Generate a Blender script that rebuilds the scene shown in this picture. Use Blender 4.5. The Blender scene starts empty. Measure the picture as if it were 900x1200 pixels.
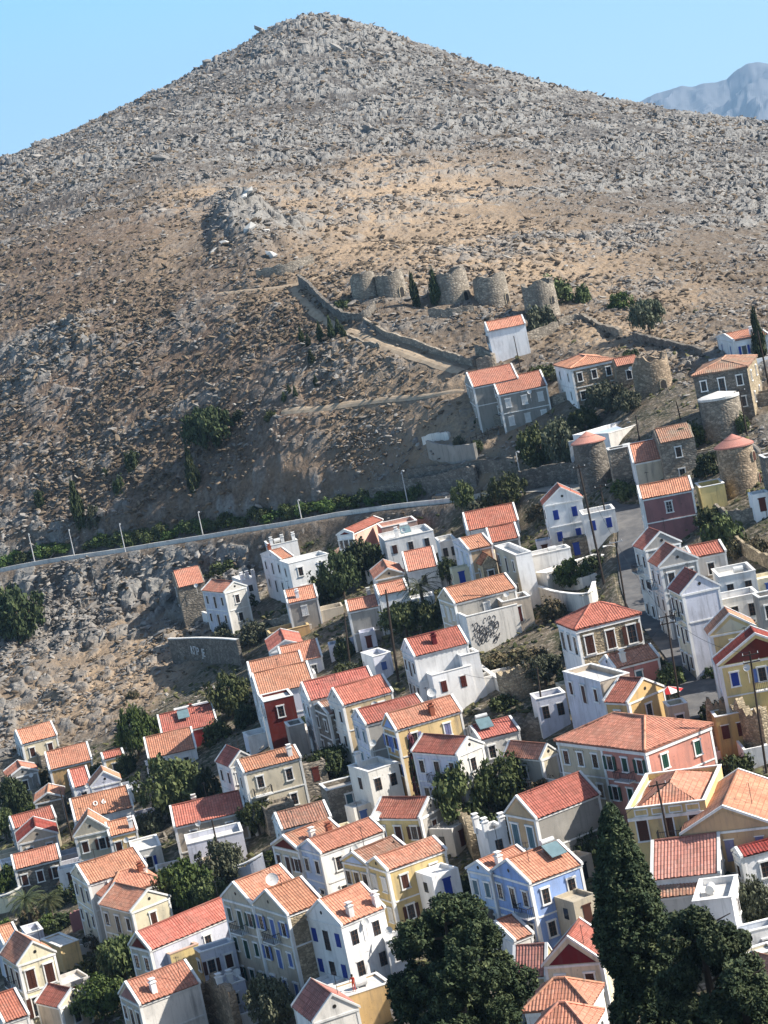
import bpy, math, random
import numpy as np
from mathutils import Vector, Matrix
random.seed(7); rng = np.random.default_rng(7)
S = bpy.context.scene; COL = S.collection
R_ = math.radians
# ------------------------------------------------------------ camera
W0, H0, F0 = 900., 1200., 2700.
ROLL = R_(11.5); HOR = 355.; PITCH = math.atan(HOR / F0)
cr, sr = math.cos(ROLL), math.sin(ROLL); cp, sp = math.cos(PITCH), math.sin(PITCH)
def ray(px, py):
    dx = px - W0/2; dy = H0/2 - py
    u = dx*cr + dy*sr; v = -dx*sr + dy*cr
    return np.array([u, F0*cp + v*sp, -F0*sp + v*cp])
def proj(x, y, z):
    x = np.asarray(x, float); y = np.asarray(y, float); z = np.asarray(z, float)
    d = y*cp - z*sp; v = (y*sp + z*cp)/d*F0; u = x/d*F0
    dx = u*cr - v*sr; dy = u*sr + v*cr
    return W0/2 + dx, H0/2 - dy
cd = bpy.data.cameras.new('camera'); cam = bpy.data.objects.new('camera', cd); COL.objects.link(cam)
cd.sensor_fit = 'VERTICAL'; cd.sensor_height = 24.; cd.lens = 24. * F0 / H0
cd.clip_start = 1.; cd.clip_end = 60000.
fw = Vector((0, cp, -sp)); up0 = Vector((0, sp, cp)); rt0 = Vector((1, 0, 0))
# image right axis r and image up axis t expressed in the unrolled frame
r_ax = rt0*cr + up0*(-sr); t_ax = rt0*sr + up0*cr
cam.matrix_world = Matrix(((r_ax.x, t_ax.x, -fw.x, 0), (r_ax.y, t_ax.y, -fw.y, 0), (r_ax.z, t_ax.z, -fw.z, 0), (0, 0, 0, 1)))
S.camera = cam
# ------------------------------------------------------------ world, sun
SUN_AZ, SUN_EL = R_(-5.), R_(38.)          # azimuth from +X towards +Y
sdir = Vector((math.cos(SUN_EL)*math.cos(SUN_AZ), math.cos(SUN_EL)*math.sin(SUN_AZ), math.sin(SUN_EL)))
w = bpy.data.worlds.new('World'); S.world = w; w.use_nodes = True
nt = w.node_tree; sky = nt.nodes.new('ShaderNodeTexSky'); sky.sky_type = 'NISHITA'; sky.sun_disc = False
sky.sun_elevation = SUN_EL; sky.sun_rotation = math.pi/2 - SUN_AZ; sky.altitude = 100; sky.air_density = 1.0; sky.dust_density = 1.2; sky.ozone_density = 1.0
tc = nt.nodes.new('ShaderNodeTexCoord'); sx = nt.nodes.new('ShaderNodeSeparateXYZ'); nt.links.new(tc.outputs['Generated'], sx.inputs[0])
mr = nt.nodes.new('ShaderNodeMapRange'); nt.links.new(sx.outputs[2], mr.inputs[0]); mr.inputs[1].default_value = .24; mr.inputs[2].default_value = .13; mr.inputs[4].default_value = .9
mr2 = nt.nodes.new('ShaderNodeMapRange'); nt.links.new(sx.outputs[2], mr2.inputs[0]); mr2.inputs[1].default_value = .02; mr2.inputs[2].default_value = .11
hzc = nt.nodes.new('ShaderNodeMix'); hzc.data_type = 'RGBA'; nt.links.new(mr2.outputs[0], hzc.inputs[0]); hzc.inputs[6].default_value = (4.6,7.6,9.8,1); hzc.inputs[7].default_value = (2.5,5.8,9.6,1)
mk = nt.nodes.new('ShaderNodeMix'); mk.data_type = 'RGBA'; nt.links.new(mr.outputs[0], mk.inputs[0]); nt.links.new(sky.outputs[0], mk.inputs[6]); nt.links.new(hzc.outputs[2], mk.inputs[7])
nt.links.new(mk.outputs[2], nt.nodes['Background'].inputs[0]); nt.nodes['Background'].inputs[1].default_value = 0.075
ld = bpy.data.lights.new('sun', 'SUN'); ld.energy = 5.0; ld.angle = R_(0.5); ld.color = (1.0, 0.935, 0.84)
sun = bpy.data.objects.new('sun', ld); COL.objects.link(sun); sun.rotation_euler = sdir.to_track_quat('Z', 'Y').to_euler()
S.view_settings.view_transform = 'Standard'; S.view_settings.look = 'None'; S.view_settings.exposure = 1.0; S.view_settings.gamma = 1.0
S.cycles.max_bounces = 4; S.cycles.diffuse_bounces = 2; S.cycles.glossy_bounces = 2; S.cycles.transparent_max_bounces = 4
# ------------------------------------------------------------ noise
def _h(ix, iy, s):
    n = (ix.astype(np.int64)*374761393 + iy.astype(np.int64)*668265263 + s*1442695041) & 0xffffffff
    n = ((n ^ (n >> 13)) * 1274126177) & 0xffffffff
    n = (n ^ (n >> 16)); n = (n * 2246822519) & 0xffffffff
    return ((n ^ (n >> 15)) & 0xffffff) / float(0xffffff)
def vnoise(x, y, s=0):
    ix = np.floor(x); iy = np.floor(y); fx = x-ix; fy = y-iy
    fx = fx*fx*(3-2*fx); fy = fy*fy*(3-2*fy)
    a = _h(ix, iy, s); b = _h(ix+1, iy, s); c = _h(ix, iy+1, s); d = _h(ix+1, iy+1, s)
    return (a*(1-fx)+b*fx)*(1-fy) + (c*(1-fx)+d*fx)*fy
def fbm(x, y, s=0, o=4):
    t = 0; a = 0.5; n = 0
    for k in range(o):
        t = t + a*vnoise(x*2**k+k*17.3, y*2**k-k*9.1, s+k); n += a; a *= 0.5
    return t/n
def cell(x, y, s=0):
    """distance to the nearest feature point and that point's random value"""
    ix = np.floor(x); iy = np.floor(y); best = np.full(x.shape, 9.); val = np.zeros(x.shape)
    for i in (-1, 0, 1):
        for j in (-1, 0, 1):
            cx = ix+i; cy = iy+j
            d = np.hypot(cx+_h(cx, cy, s)-x, cy+_h(cx, cy, s+1)-y)
            m = d < best; best = np.where(m, d, best); val = np.where(m, _h(cx, cy, s+2), val)
    return best, val
# ------------------------------------------------------------ terrain height: thin plate spline through surveyed points
CZ = [(50,1190,-86),(250,1190,-82),(450,1190,-79),(650,1190,-77),(860,1190,-76),(50,1050,-84),(250,1050,-79),(450,1040,-75),(650,1040,-73),(860,1040,-71),
(50,930,-82),(250,930,-76.5),(450,920,-71.5),(650,920,-69),(860,920,-67),(50,860,-78.5),(170,850,-76),(330,830,-71),(550,800,-65.5),(750,800,-63),(860,800,-61.5),
(330,740,-67.5),(550,700,-61),(750,700,-59),(870,700,-57),(230,740,-71),(60,760,-71),(450,640,-60),(620,640,-57.5),(750,620,-54),(850,600,-51.5)]
CY = [(620,560,402),(750,500,375),(870,500,352),(600,480,432),(520,480,438),(700,460,412),(860,440,385),(750,400,432),(860,400,408),(600,400,455),(520,410,462),(600,362,475),(440,352,488),(540,357,480),(750,350,475),(890,350,470),(440,420,466),(560,520,418),
(30,662,478),(240,630,460),(400,605,440),(520,588,422),(30,560,500),(200,520,486),(330,480,466),(450,500,450),(30,420,540),(200,400,518),(350,380,494),(300,320,535),(290,270,600),(380,290,560),
(30,300,640),(120,240,725),(215,205,735),(350,200,760),(480,180,820),(480,280,600),(600,280,560),(600,200,750),(750,280,560),(890,280,600),(750,200,800),(890,220,800),
(355,17,1250),(325,26,1250),(392,19,1250),(300,46,1240),(250,82,1235),(220,99,1230),(180,116,1210),(355,120,1050),(450,42,1250),(520,64,1240),(575,81,1220),(620,99,1200),(680,122,1180),(740,133,1150),(800,145,1130),(895,151,1100),(142,130,1180),(70,162,1130),(0,197,1080),(100,190,900),(600,150,1000),(400,150,950),(150,180,900)]
P = []
for px, py, z in CZ:
    r = ray(px, py); Y = r[1]*z/r[2]; P.append((r[0]/r[1], math.log(Y), z))
for px, py, Y in CY:
    r = ray(px, py); P.append((r[0]/r[1], math.log(Y), r[2]/r[1]*Y))
for a, Y, z in [(-.2,150,-68),(0,150,-64),(.2,150,-63),(-.2,190,-80),(0,190,-76),(.2,190,-74),(-.2,100,-48),(0,100,-47),(.2,100,-46),(-.2,50,-27),(.2,50,-26),(0,20,-9),(0,8,-3),
                (-.2,1700,0),(-.05,1900,50),(.05,1900,20),(.2,1700,-40),(-.3,1300,0),(.3,1200,-30),(-.33,600,-40),(-.33,400,-84),(.32,400,-36),(.32,250,-62),(-.33,250,-88),(-.2,3500,-60),(.2,3500,-60),(0,3500,-60)]:
    P.append((a, math.log(Y), z))
P = np.array(P); PA = P[:, 0]*1.6; PL = P[:, 1]
def tps(d2): return np.where(d2 > 0, 0.5*d2*np.log(np.maximum(d2, 1e-12)), 0.)
NP_ = n = len(P); K = tps((PA[:, None]-PA)**2 + (PL[:, None]-PL)**2) + np.eye(n)*6e-4
Q = np.c_[np.ones(n), PA, PL]; A = np.block([[K, Q], [Q.T, np.zeros((3, 3))]])
SOL = np.linalg.solve(A, np.r_[P[:, 2], 0, 0, 0])
def base_al(a, l):
    a = np.asarray(a, float)*1.6; l = np.asarray(l, float); z = SOL[NP_] + SOL[NP_+1]*a + SOL[NP_+2]*l
    for i in range(NP_): z = z + SOL[i]*tps((a-PA[i])**2 + (l-PL[i])**2)
    return z
ROADS = []   # (points Nx3, half width, blend)
def T(x, y):
    x = np.asarray(x, float); y = np.asarray(y, float)
    yy = np.maximum(y, 3.); z = base_al(np.clip(x/yy, -.6, .6), np.log(yy)); z = np.where(yy < 120, np.minimum(z, -2-.42*yy), z)
    for pts, hw, bl in ROADS:
        best = np.full(z.shape, 1e9); rz = np.zeros(z.shape)
        for p, q in zip(pts[:-1], pts[1:]):
            d = q[:2]-p[:2]; L2 = d@d; t = np.clip(((x-p[0])*d[0] + (y-p[1])*d[1])/L2, 0, 1)
            dd = np.hypot(x-p[0]-t*d[0], y-p[1]-t*d[1]); m = dd < best
            best = np.where(m, dd, best); rz = np.where(m, p[2]+t*(q[2]-p[2]), rz)
        k = np.clip((best-hw)/bl, 0, 1); k = k*k*(3-2*k); z = rz*(1-k) + z*k
    return z
YS = np.r_[np.arange(60, 500, 1.5), np.arange(500, 1600, 4.)]
def gh(px, py, dz=0., ymin=60):
    """world point above pixel's ground: first place along the ray that is dz above the terrain"""
    r = ray(px, py); ys = YS[YS >= ymin]; x = r[0]/r[1]*ys; z = r[2]/r[1]*ys
    f = z - (T(x, ys)+dz); i = np.argmax(f < 0)
    if f[i] >= 0: return None
    if i == 0: Y = ys[0]
    else: Y = ys[i-1] + (ys[i]-ys[i-1])*f[i-1]/(f[i-1]-f[i])
    return np.array([r[0]/r[1]*Y, Y, r[2]/r[1]*Y - dz])
def smooth_line(pts, n=6):
    pts = [np.asarray(p, float) for p in pts]; out = []
    for i in range(len(pts)-1):
        p0 = pts[max(i-1, 0)]; p1 = pts[i]; p2 = pts[i+1]; p3 = pts[min(i+2, len(pts)-1)]
        for k in range(n):
            t = k/n; out.append(0.5*((2*p1)+(-p0+p2)*t+(2*p0-5*p1+4*p2-p3)*t*t+(-p0+3*p1-3*p2+p3)*t**3))
    out.append(pts[-1]); return np.array(out)
def ground_line(pix, n=6): return smooth_line([gh(*p) for p in pix], n)
ROAD_A = ground_line([(-60,682),(0,668),(60,656),(130,646),(200,636),(270,624),(340,611),(410,601),(470,592),(530,585),(610,577),(690,566)])
ROAD_A[:, 2] = np.convolve(np.r_[[ROAD_A[0,2]]*6, ROAD_A[:, 2], [ROAD_A[-1,2]]*6], np.ones(13)/13, 'valid')
STREET = ground_line([(690,566),(738,600),(742,655),(752,700),(785,745),(810,780),(826,840)])
PATHS = [(ground_line(p_, 10), h_*.55) for p_, h_ in (([(345,338),(358,356),(378,374),(400,386),(420,392),(445,404),(480,416),(515,428),(540,437)], 2.0), ([(330,484),(370,480),(410,474),(460,468),(510,463),(545,459)], 1.1), ([(255,345),(300,340),(345,334),(400,318),(440,312)], 1.3))]
ROADS += [(ROAD_A, 3.4, 6.), (STREET[6:], 2.4, 4.)]
# ------------------------------------------------------------ objects helpers
def tag(o, label=None, cat=None, group=None, kind=None):
    if label: o['label'] = label
    if cat: o['category'] = cat
    if group: o['group'] = group
    if kind: o['kind'] = kind
    return o
def empty(name, loc, rz=0):
    o = bpy.data.objects.new(name, None); COL.objects.link(o); o.location = loc; o.rotation_euler = (0, 0, rz); o.empty_display_size = .5
    return o
class MB:
    def __init__(s): s.v = []; s.f = []; s.m = []; s.k = 0; s.uv = None
    def add(s, vs, fs, m=None):
        b = len(s.v); s.v.extend([tuple(p) for p in vs]); s.f.extend([tuple(i+b for i in f) for f in fs]); s.m.extend([s.k if m is None else m]*len(fs)); return s
    def box(s, x0, x1, y0, y1, z0, z1, m=None):
        return s.add([(x0,y0,z0),(x1,y0,z0),(x1,y1,z0),(x0,y1,z0),(x0,y0,z1),(x1,y0,z1),(x1,y1,z1),(x0,y1,z1)],
                     [(0,3,2,1),(4,5,6,7),(0,1,5,4),(1,2,6,5),(2,3,7,6),(3,0,4,7)], m)
    def bar(s, p, q, w, h=None, m=None, up=(0,0,1)):
        p = Vector(p); q = Vector(q); h = h or w; d = (q-p).normalized(); u = Vector(up)
        if abs(d.dot(u)) > .99: u = Vector((1,0,0))
        a = d.cross(u).normalized()*w/2; b = a.cross(d).normalized()*h/2
        vs = [p-a-b, p+a-b, p+a+b, p-a+b, q-a-b, q+a-b, q+a+b, q-a+b]
        return s.add(vs, [(0,1,2,3),(4,7,6,5),(0,4,5,1),(1,5,6,2),(2,6,7,3),(3,7,4,0)], m)
    def tube(s, pts, rad, n=8, m=None, cap=True):
        pts = [Vector(p) for p in pts]; rs = rad if hasattr(rad, '__len__') else [rad]*len(pts); vs = []; fs = []
        for i, p in enumerate(pts):
            d = (pts[min(i+1, len(pts)-1)]-pts[max(i-1, 0)]).normalized(); u = Vector((0,0,1)) if abs(d.z) < .95 else Vector((1,0,0))
            a = d.cross(u).normalized(); b = a.cross(d)
            for k in range(n):
                t = 2*math.pi*k/n; vs.append(p + (a*math.cos(t)+b*math.sin(t))*rs[i])
        for i in range(len(pts)-1):
            for k in range(n): fs.append((i*n+k, i*n+(k+1)%n, (i+1)*n+(k+1)%n, (i+1)*n+k))
        if cap: fs.append(tuple(range(n))[::-1]); fs.append(tuple(range((len(pts)-1)*n, len(pts)*n)))
        return s.add(vs, fs, m)
    def ring(s, prof, n=24, m=None, c=(0,0), jit=None):
        """surface of revolution; prof = [(r,z)...]"""
        vs = []; fs = []
        for i, (r, z) in enumerate(prof):
            for k in range(n):
                t = 2*math.pi*k/n; zz = z + (jit[k] if jit is not None and i in jit_rows else 0); vs.append((c[0]+r*math.cos(t), c[1]+r*math.sin(t), zz))
        for i in range(len(prof)-1):
            for k in range(n): fs.append((i*n+k, i*n+(k+1)%n, (i+1)*n+(k+1)%n, (i+1)*n+k))
        return s.add(vs, fs, m)
    def build(s, name, mats, parent=None, smooth=False):
        me = bpy.data.meshes.new(name); me.from_pydata(s.v, [], s.f)
        if not isinstance(mats, (list, tuple)): mats = [mats]
        for m in mats: me.materials.append(m)
        if len(mats) > 1: me.polygons.foreach_set('material_index', s.m)
        if smooth: me.polygons.foreach_set('use_smooth', [True]*len(me.polygons))
        me.update(); o = bpy.data.objects.new(name, me); COL.objects.link(o); o.parent = parent
        return o
jit_rows = ()
def link(name, me, parent=None):
    o = bpy.data.objects.new(name, me); COL.objects.link(o); o.parent = parent; return o
def np_mesh(name, V, Fq, mats, smooth=False, matidx=None):
    me = bpy.data.meshes.new(name); V = np.asarray(V, np.float32); Fq = np.asarray(Fq, np.int32); k = Fq.shape[1]
    me.vertices.add(len(V)); me.vertices.foreach_set('co', V.ravel())
    me.loops.add(Fq.size); me.loops.foreach_set('vertex_index', Fq.ravel())
    me.polygons.add(len(Fq)); me.polygons.foreach_set('loop_start', np.arange(0, Fq.size, k, dtype=np.int32)); me.polygons.foreach_set('loop_total', np.full(len(Fq), k, np.int32))
    for m in mats: me.materials.append(m)
    if matidx is not None: me.polygons.foreach_set('material_index', np.asarray(matidx, np.int32))
    me.update(calc_edges=True)
    me.polygons.foreach_set('use_smooth', np.full(len(Fq), smooth, bool))
    return me
# ------------------------------------------------------------ materials
MC = {}
def nodes(m): return m.node_tree.nodes, m.node_tree.links
def base_mat(name, rough=.9, spec=.15):
    m = bpy.data.materials.new(name); m.use_nodes = True; b = m.node_tree.nodes['Principled BSDF']
    b.inputs['Roughness'].default_value = rough; b.inputs['Specular IOR Level'].default_value = spec; return m, b
def mixc(N, Lk, fac, a, b):
    x = N.new('ShaderNodeMix'); x.data_type = 'RGBA'
    for s_, v in ((x.inputs[0], fac), (x.inputs[6], a), (x.inputs[7], b)):
        if hasattr(v, 'links') or hasattr(v, 'is_linked'): Lk.new(v, s_)
        elif isinstance(v, (int, float)): s_.default_value = v
        else: s_.default_value = (*v, 1)
    return x.outputs[2]
def ramp(N, Lk, src, p0, p1):
    r = N.new('ShaderNodeMapRange'); Lk.new(src, r.inputs[0]); r.inputs[1].default_value = p0; r.inputs[2].default_value = p1; return r.outputs[0]
def noise(N, Lk, scale, detail=4, vec=None, rough=.6):
    t = N.new('ShaderNodeTexNoise'); t.inputs['Scale'].default_value = scale; t.inputs['Detail'].default_value = detail; t.inputs['Roughness'].default_value = rough
    if vec is not None: Lk.new(vec, t.inputs['Vector'])
    return t.outputs[0]
def bump(N, Lk, b, h, dist, st=1.):
    u = N.new('ShaderNodeBump'); u.inputs['Distance'].default_value = dist; u.inputs['Strength'].default_value = st; Lk.new(h, u.inputs['Height']); Lk.new(u.outputs[0], b.inputs['Normal'])
def vary(N, Lk, col, v0, v1, hu):
    oi = N.new('ShaderNodeObjectInfo'); hs = N.new('ShaderNodeHueSaturation'); Lk.new(col, hs.inputs['Color']); r = N.new('ShaderNodeMapRange'); Lk.new(oi.outputs['Random'], r.inputs[0]); r.inputs[3].default_value = v0; r.inputs[4].default_value = v1; Lk.new(r.outputs[0], hs.inputs['Value'])
    w_ = N.new('ShaderNodeTexWhiteNoise'); w_.noise_dimensions = '1D'; Lk.new(oi.outputs['Random'], w_.inputs['W']); r2 = N.new('ShaderNodeMapRange'); Lk.new(w_.outputs[0], r2.inputs[0]); r2.inputs[3].default_value = .5-hu; r2.inputs[4].default_value = .5+hu; Lk.new(r2.outputs[0], hs.inputs['Hue']); return hs.outputs[0]
def plaster(c, wear=.5):
    key = ('pl', c, wear)
    if key in MC: return MC[key]
    m, b = base_mat('plaster', .85); N, Lk = nodes(m); g = N.new('ShaderNodeNewGeometry'); pos = g.outputs['Position']
    mp = N.new('ShaderNodeMapping'); mp.inputs['Scale'].default_value = (1, 1, .25); Lk.new(pos, mp.inputs[0])
    n1 = noise(N, Lk, .9, 6, mp.outputs[0]); n2 = noise(N, Lk, .25, 3, pos); n3 = noise(N, Lk, 4., 5, pos)
    d = tuple(x*.62 for x in c); gy = sum(c)/3; d = tuple(.6*x+.4*gy*.55 for x in d)
    col = mixc(N, Lk, ramp(N, Lk, n1, .48, .8), c, d)
    l = tuple(min(.85, x*1.12+.02) for x in c)
    col = mixc(N, Lk, ramp(N, Lk, n2, .5, .7), col, l)
    dk = tuple(x*.42 for x in c)
    mx = N.new('ShaderNodeMath'); mx.operation = 'MULTIPLY'; Lk.new(ramp(N, Lk, n3, .62, .75), mx.inputs[0]); mx.inputs[1].default_value = wear
    col = mixc(N, Lk, mx.outputs[0], col, dk)
    ms = N.new('ShaderNodeMapping'); ms.inputs['Scale'].default_value = (1.6, 1.6, .12); Lk.new(pos, ms.inputs[0]); n4 = noise(N, Lk, 1.5, 4, ms.outputs[0]); m4 = N.new('ShaderNodeMath'); m4.operation = 'MULTIPLY'; Lk.new(ramp(N, Lk, n4, .55, .78), m4.inputs[0]); m4.inputs[1].default_value = .25+.5*wear
    col = mixc(N, Lk, m4.outputs[0], col, tuple(.5*x+.08 for x in dk))
    col = vary(N, Lk, col, .88, 1.08, .012)
    Lk.new(col, b.inputs['Base Color']); bump(N, Lk, b, n3, .03, .5); MC[key] = m; return m
def stone(c, sc=1.6):
    key = ('st', c, sc)
    if key in MC: return MC[key]
    m, b = base_mat('rubble_stone', .92); N, Lk = nodes(m); g = N.new('ShaderNodeNewGeometry'); pos = g.outputs['Position']
    vo = N.new('ShaderNodeTexVoronoi'); vo.inputs['Scale'].default_value = sc; mp = N.new('ShaderNodeMapping'); mp.inputs['Scale'].default_value = (1, 1, 1.7); Lk.new(pos, mp.inputs[0]); Lk.new(mp.outputs[0], vo.inputs['Vector'])
    ve = N.new('ShaderNodeTexVoronoi'); ve.feature = 'DISTANCE_TO_EDGE'; ve.inputs['Scale'].default_value = sc; Lk.new(mp.outputs[0], ve.inputs['Vector'])
    sepc = N.new('ShaderNodeSeparateColor'); Lk.new(vo.outputs['Color'], sepc.inputs[0])
    col = mixc(N, Lk, ramp(N, Lk, sepc.outputs[0], 0, 1), tuple(x*.6 for x in c), tuple(min(.8, x*1.35) for x in c))
    n2 = noise(N, Lk, .5, 5, pos); col = mixc(N, Lk, ramp(N, Lk, n2, .45, .75), col, tuple(x*.5 for x in c))
    col = mixc(N, Lk, ramp(N, Lk, ve.outputs['Distance'], 0.09, 0.0), col, tuple(x*.45 for x in c))
    Lk.new(col, b.inputs['Base Color']); bump(N, Lk, b, ve.outputs['Distance'], .15, .9); MC[key] = m; return m
def tiles(c, patch=0.5):
    key = ('ti', c, patch)
    if key in MC: return MC[key]
    m, b = base_mat('clay_roof_tiles', .85); N, Lk = nodes(m); uv = N.new('ShaderNodeUVMap')
    br = N.new('ShaderNodeTexBrick'); br.offset = 0; br.inputs['Scale'].default_value = 1.; br.inputs['Brick Width'].default_value = .34; br.inputs['Row Height'].default_value = .55
    br.inputs['Mortar Size'].default_value = .03; br.inputs['Color1'].default_value = (*[x*1.2 for x in c], 1); br.inputs['Color2'].default_value = (*[x*.8 for x in c], 1); br.inputs['Mortar'].default_value = (*[x*.5 for x in c], 1)
    Lk.new(uv.outputs[0], br.inputs['Vector'])
    g = N.new('ShaderNodeNewGeometry'); n1 = noise(N, Lk, .5, 5, g.outputs['Position']); n2 = noise(N, Lk, 2.2, 4, g.outputs['Position'])
    old = (.5*c[0]+.08, .6*c[1]+.09, .6*c[2]+.075)
    mx = N.new('ShaderNodeMath'); mx.operation = 'MULTIPLY'; Lk.new(ramp(N, Lk, n1, .46, .68), mx.inputs[0]); mx.inputs[1].default_value = patch
    col = mixc(N, Lk, mx.outputs[0], br.outputs[0], old)
    m2 = N.new('ShaderNodeMath'); m2.operation = 'MULTIPLY'; Lk.new(ramp(N, Lk, n2, .56, .7), m2.inputs[0]); m2.inputs[1].default_value = .55*patch+.12
    col = mixc(N, Lk, m2.outputs[0], col, (min(.7, c[0]*1.25+.05), c[1]*1.7+.06, c[2]*1.9+.06))
    n5 = noise(N, Lk, .9, 7, g.outputs['Position'], .75); m5 = N.new('ShaderNodeMath'); m5.operation = 'MULTIPLY'; Lk.new(ramp(N, Lk, n5, .53, .66), m5.inputs[0]); m5.inputs[1].default_value = .2+.5*patch
    col = mixc(N, Lk, m5.outputs[0], col, (.16,.12,.09)); col = vary(N, Lk, col, .82, 1.12, .006)
    Lk.new(col, b.inputs['Base Color']); MC[key] = m; return m
def flatm(name, c, rough=.6, spec=.3, metal=0):
    key = (name, c)
    if key in MC: return MC[key]
    m, b = base_mat(name, rough, spec); N, Lk = nodes(m); g = N.new('ShaderNodeNewGeometry'); n1 = noise(N, Lk, 1.7, 4, g.outputs['Position'])
    Lk.new(mixc(N, Lk, ramp(N, Lk, n1, .35, .7), tuple(x*.78 for x in c), c), b.inputs['Base Color']); b.inputs['Metallic'].default_value = metal; MC[key] = m; return m
def leafm(c, c2, var=.5):
    key = ('leaf', c, c2)
    if key in MC: return MC[key]
    m, b = base_mat('foliage', .75, .2); N, Lk = nodes(m); g = N.new('ShaderNodeNewGeometry'); oi = N.new('ShaderNodeObjectInfo')
    n1 = noise(N, Lk, .9, 3, g.outputs['Position']); wn = N.new('ShaderNodeTexWhiteNoise'); wn.noise_dimensions = '1D'
    Lk.new(g.outputs['Random Per Island'], wn.inputs['W'])
    col = mixc(N, Lk, ramp(N, Lk, n1, .4, .65), c, c2)
    col = mixc(N, Lk, wn.outputs[0], tuple(x*.7 for x in c), col)
    hs = N.new('ShaderNodeHueSaturation'); Lk.new(col, hs.inputs['Color'])
    r = N.new('ShaderNodeMapRange'); Lk.new(oi.outputs['Random'], r.inputs[0]); r.inputs[3].default_value = .7; r.inputs[4].default_value = 1.35; Lk.new(r.outputs[0], hs.inputs['Value'])
    r2 = N.new('ShaderNodeMapRange'); Lk.new(oi.outputs['Random'], r2.inputs[0]); r2.inputs[3].default_value = .485; r2.inputs[4].default_value = .51; Lk.new(r2.outputs[0], hs.inputs['Hue'])
    Lk.new(hs.outputs[0], b.inputs['Base Color']); MC[key] = m; return m
# ------------------------------------------------------------ terrain sheet
_l = np.linspace(math.log(20), math.log(2200), 6000); _z = base_al(np.zeros_like(_l), _l); _px, _py = proj(0*_l, np.exp(_l), _z)
_zz = base_al(np.full_like(_l, -.12), _l); _qx, _qy = proj(-.12*np.exp(_l), np.exp(_l), _zz)
_m = np.maximum(np.abs(np.diff(_py)), np.abs(np.diff(_qy)))*.8533 + .10*2304*np.diff(_l)*(np.exp(_l[1:]) > 180) + .012*2304*np.diff(_l)
_c = np.r_[0, np.cumsum(_m)]; NR = int(_c[-1]/1.35); rowsl = np.interp(np.linspace(0, _c[-1], NR), _c, _l)
rowsl = np.r_[[math.log(v) for v in (3, 6, 10, 15)], rowsl, [math.log(v) for v in (2600, 3200, 4200)]]
aa = np.r_[np.linspace(-.6, -.2, 30)[:-1], np.arange(-.2, .2, .00058), np.linspace(.2, .6, 30)]
AA, LL = np.meshgrid(aa, rowsl); YY = np.exp(LL); XX = AA*YY
ZZ = T(XX, YY); PXX, PYY = proj(XX, YY, ZZ)
def blob(lst):
    m = np.zeros_like(XX)
    for px, py, rx, ry, ang, v in lst:
        ca, sa = math.cos(R_(ang)), math.sin(R_(ang)); dx = PXX-px; dy = PYY-py
        q = ((dx*ca+dy*sa)/rx)**2 + ((-dx*sa+dy*ca)/ry)**2; m = np.maximum(m, v*np.exp(-q**1.5))
    return m
wx = XX + 7*(fbm(XX/25, YY/25, 3)-.5); wy = YY + 7*(fbm(XX/25, YY/25, 5)-.5)
town = np.clip((PYY - np.interp(PXX, [0,60,150,200,260,300,340,420,520,620,900], [885,868,856,800,752,700,632,616,594,580,540]))/14, 0, 1)
town = np.maximum(town, blob([(680,560,120,45,-8,1),(780,520,150,80,-5,1),(880,600,90,120,0,1),(700,620,160,60,0,1)]))
town = np.where(YY < 190, .8, town)
tan = blob([(480,230,170,55,-8,1),(330,240,140,35,-5,.8),(230,235,70,28,0,1),(560,300,220,60,8,.9),(700,330,190,40,10,.6),(470,440,120,50,10,.75),(400,470,90,40,20,.6),(520,500,120,45,-5,1),(440,490,90,60,-10,.9),(420,420,60,30,30,.7),(740,400,110,30,5,1),
            (350,345,90,30,-10,1),(470,300,130,28,0,1),(500,565,90,10,-5,1.),(180,320,25,60,25,.6),(410,520,110,26,-18,.7),(150,790,130,60,-25,1),(80,820,100,40,-20,1),(230,760,60,30,-15,.9),(60,770,110,25,-10,.7),(440,195,60,22,0,.9)])
scrub = blob([(140,430,260,110,-8,1),(300,400,120,60,-10,.9),(120,530,220,75,-10,1),(280,510,170,60,-15,.9),(60,320,130,80,-5,.7),(360,540,150,32,-15,.7),(120,280,120,40,-10,.6)])
cliff = blob([(100,705,180,42,-9,.8),(240,695,120,40,-5,.7),(60,735,90,26,-8,.5)])
outc = blob([(292,270,42,30,12,1),(345,275,30,14,20,.5),(200,490,70,10,-25,.7),(50,400,60,14,-20,.8),(60,430,70,12,-30,.6),(420,100,10,10,0,0)])
crag = blob([(288,275,34,28,25,1),(262,288,16,18,0,.5),(325,285,26,11,15,.55)])
mount = np.clip((YY-640)/150, 0, 1)*(1-tan)
nat = 1-town
f1, v1 = cell(wx/3.1, wy/4.2, 11); f2, v2 = cell(wx/7.5+3, wy/9.+1, 21); f3, v3 = cell(wx/1.5, wy/1.9, 31)
clus = fbm(XX/34, YY/40, 41, 4)
r1 = np.minimum(np.clip(.62-f1, 0, 1)*1.7, .22+.25*v1)*(v1 > .35); r2 = np.minimum(np.clip(.6-f2, 0, 1)*1.7, .2+.25*v2)*(v2 > .5); r3 = np.clip(.55-f3, 0, 1)*(v3 > .45)
strata = fbm(ZZ/2.6+XX/80, (XX-YY)/45, 77, 4)
dens = np.clip((clus-.36)*3.2+.25*np.clip((YY-640)/150, 0, 1), .15, 1.2)*np.clip(.35+(strata-.38)*4.5, .15, 1.5)
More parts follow.
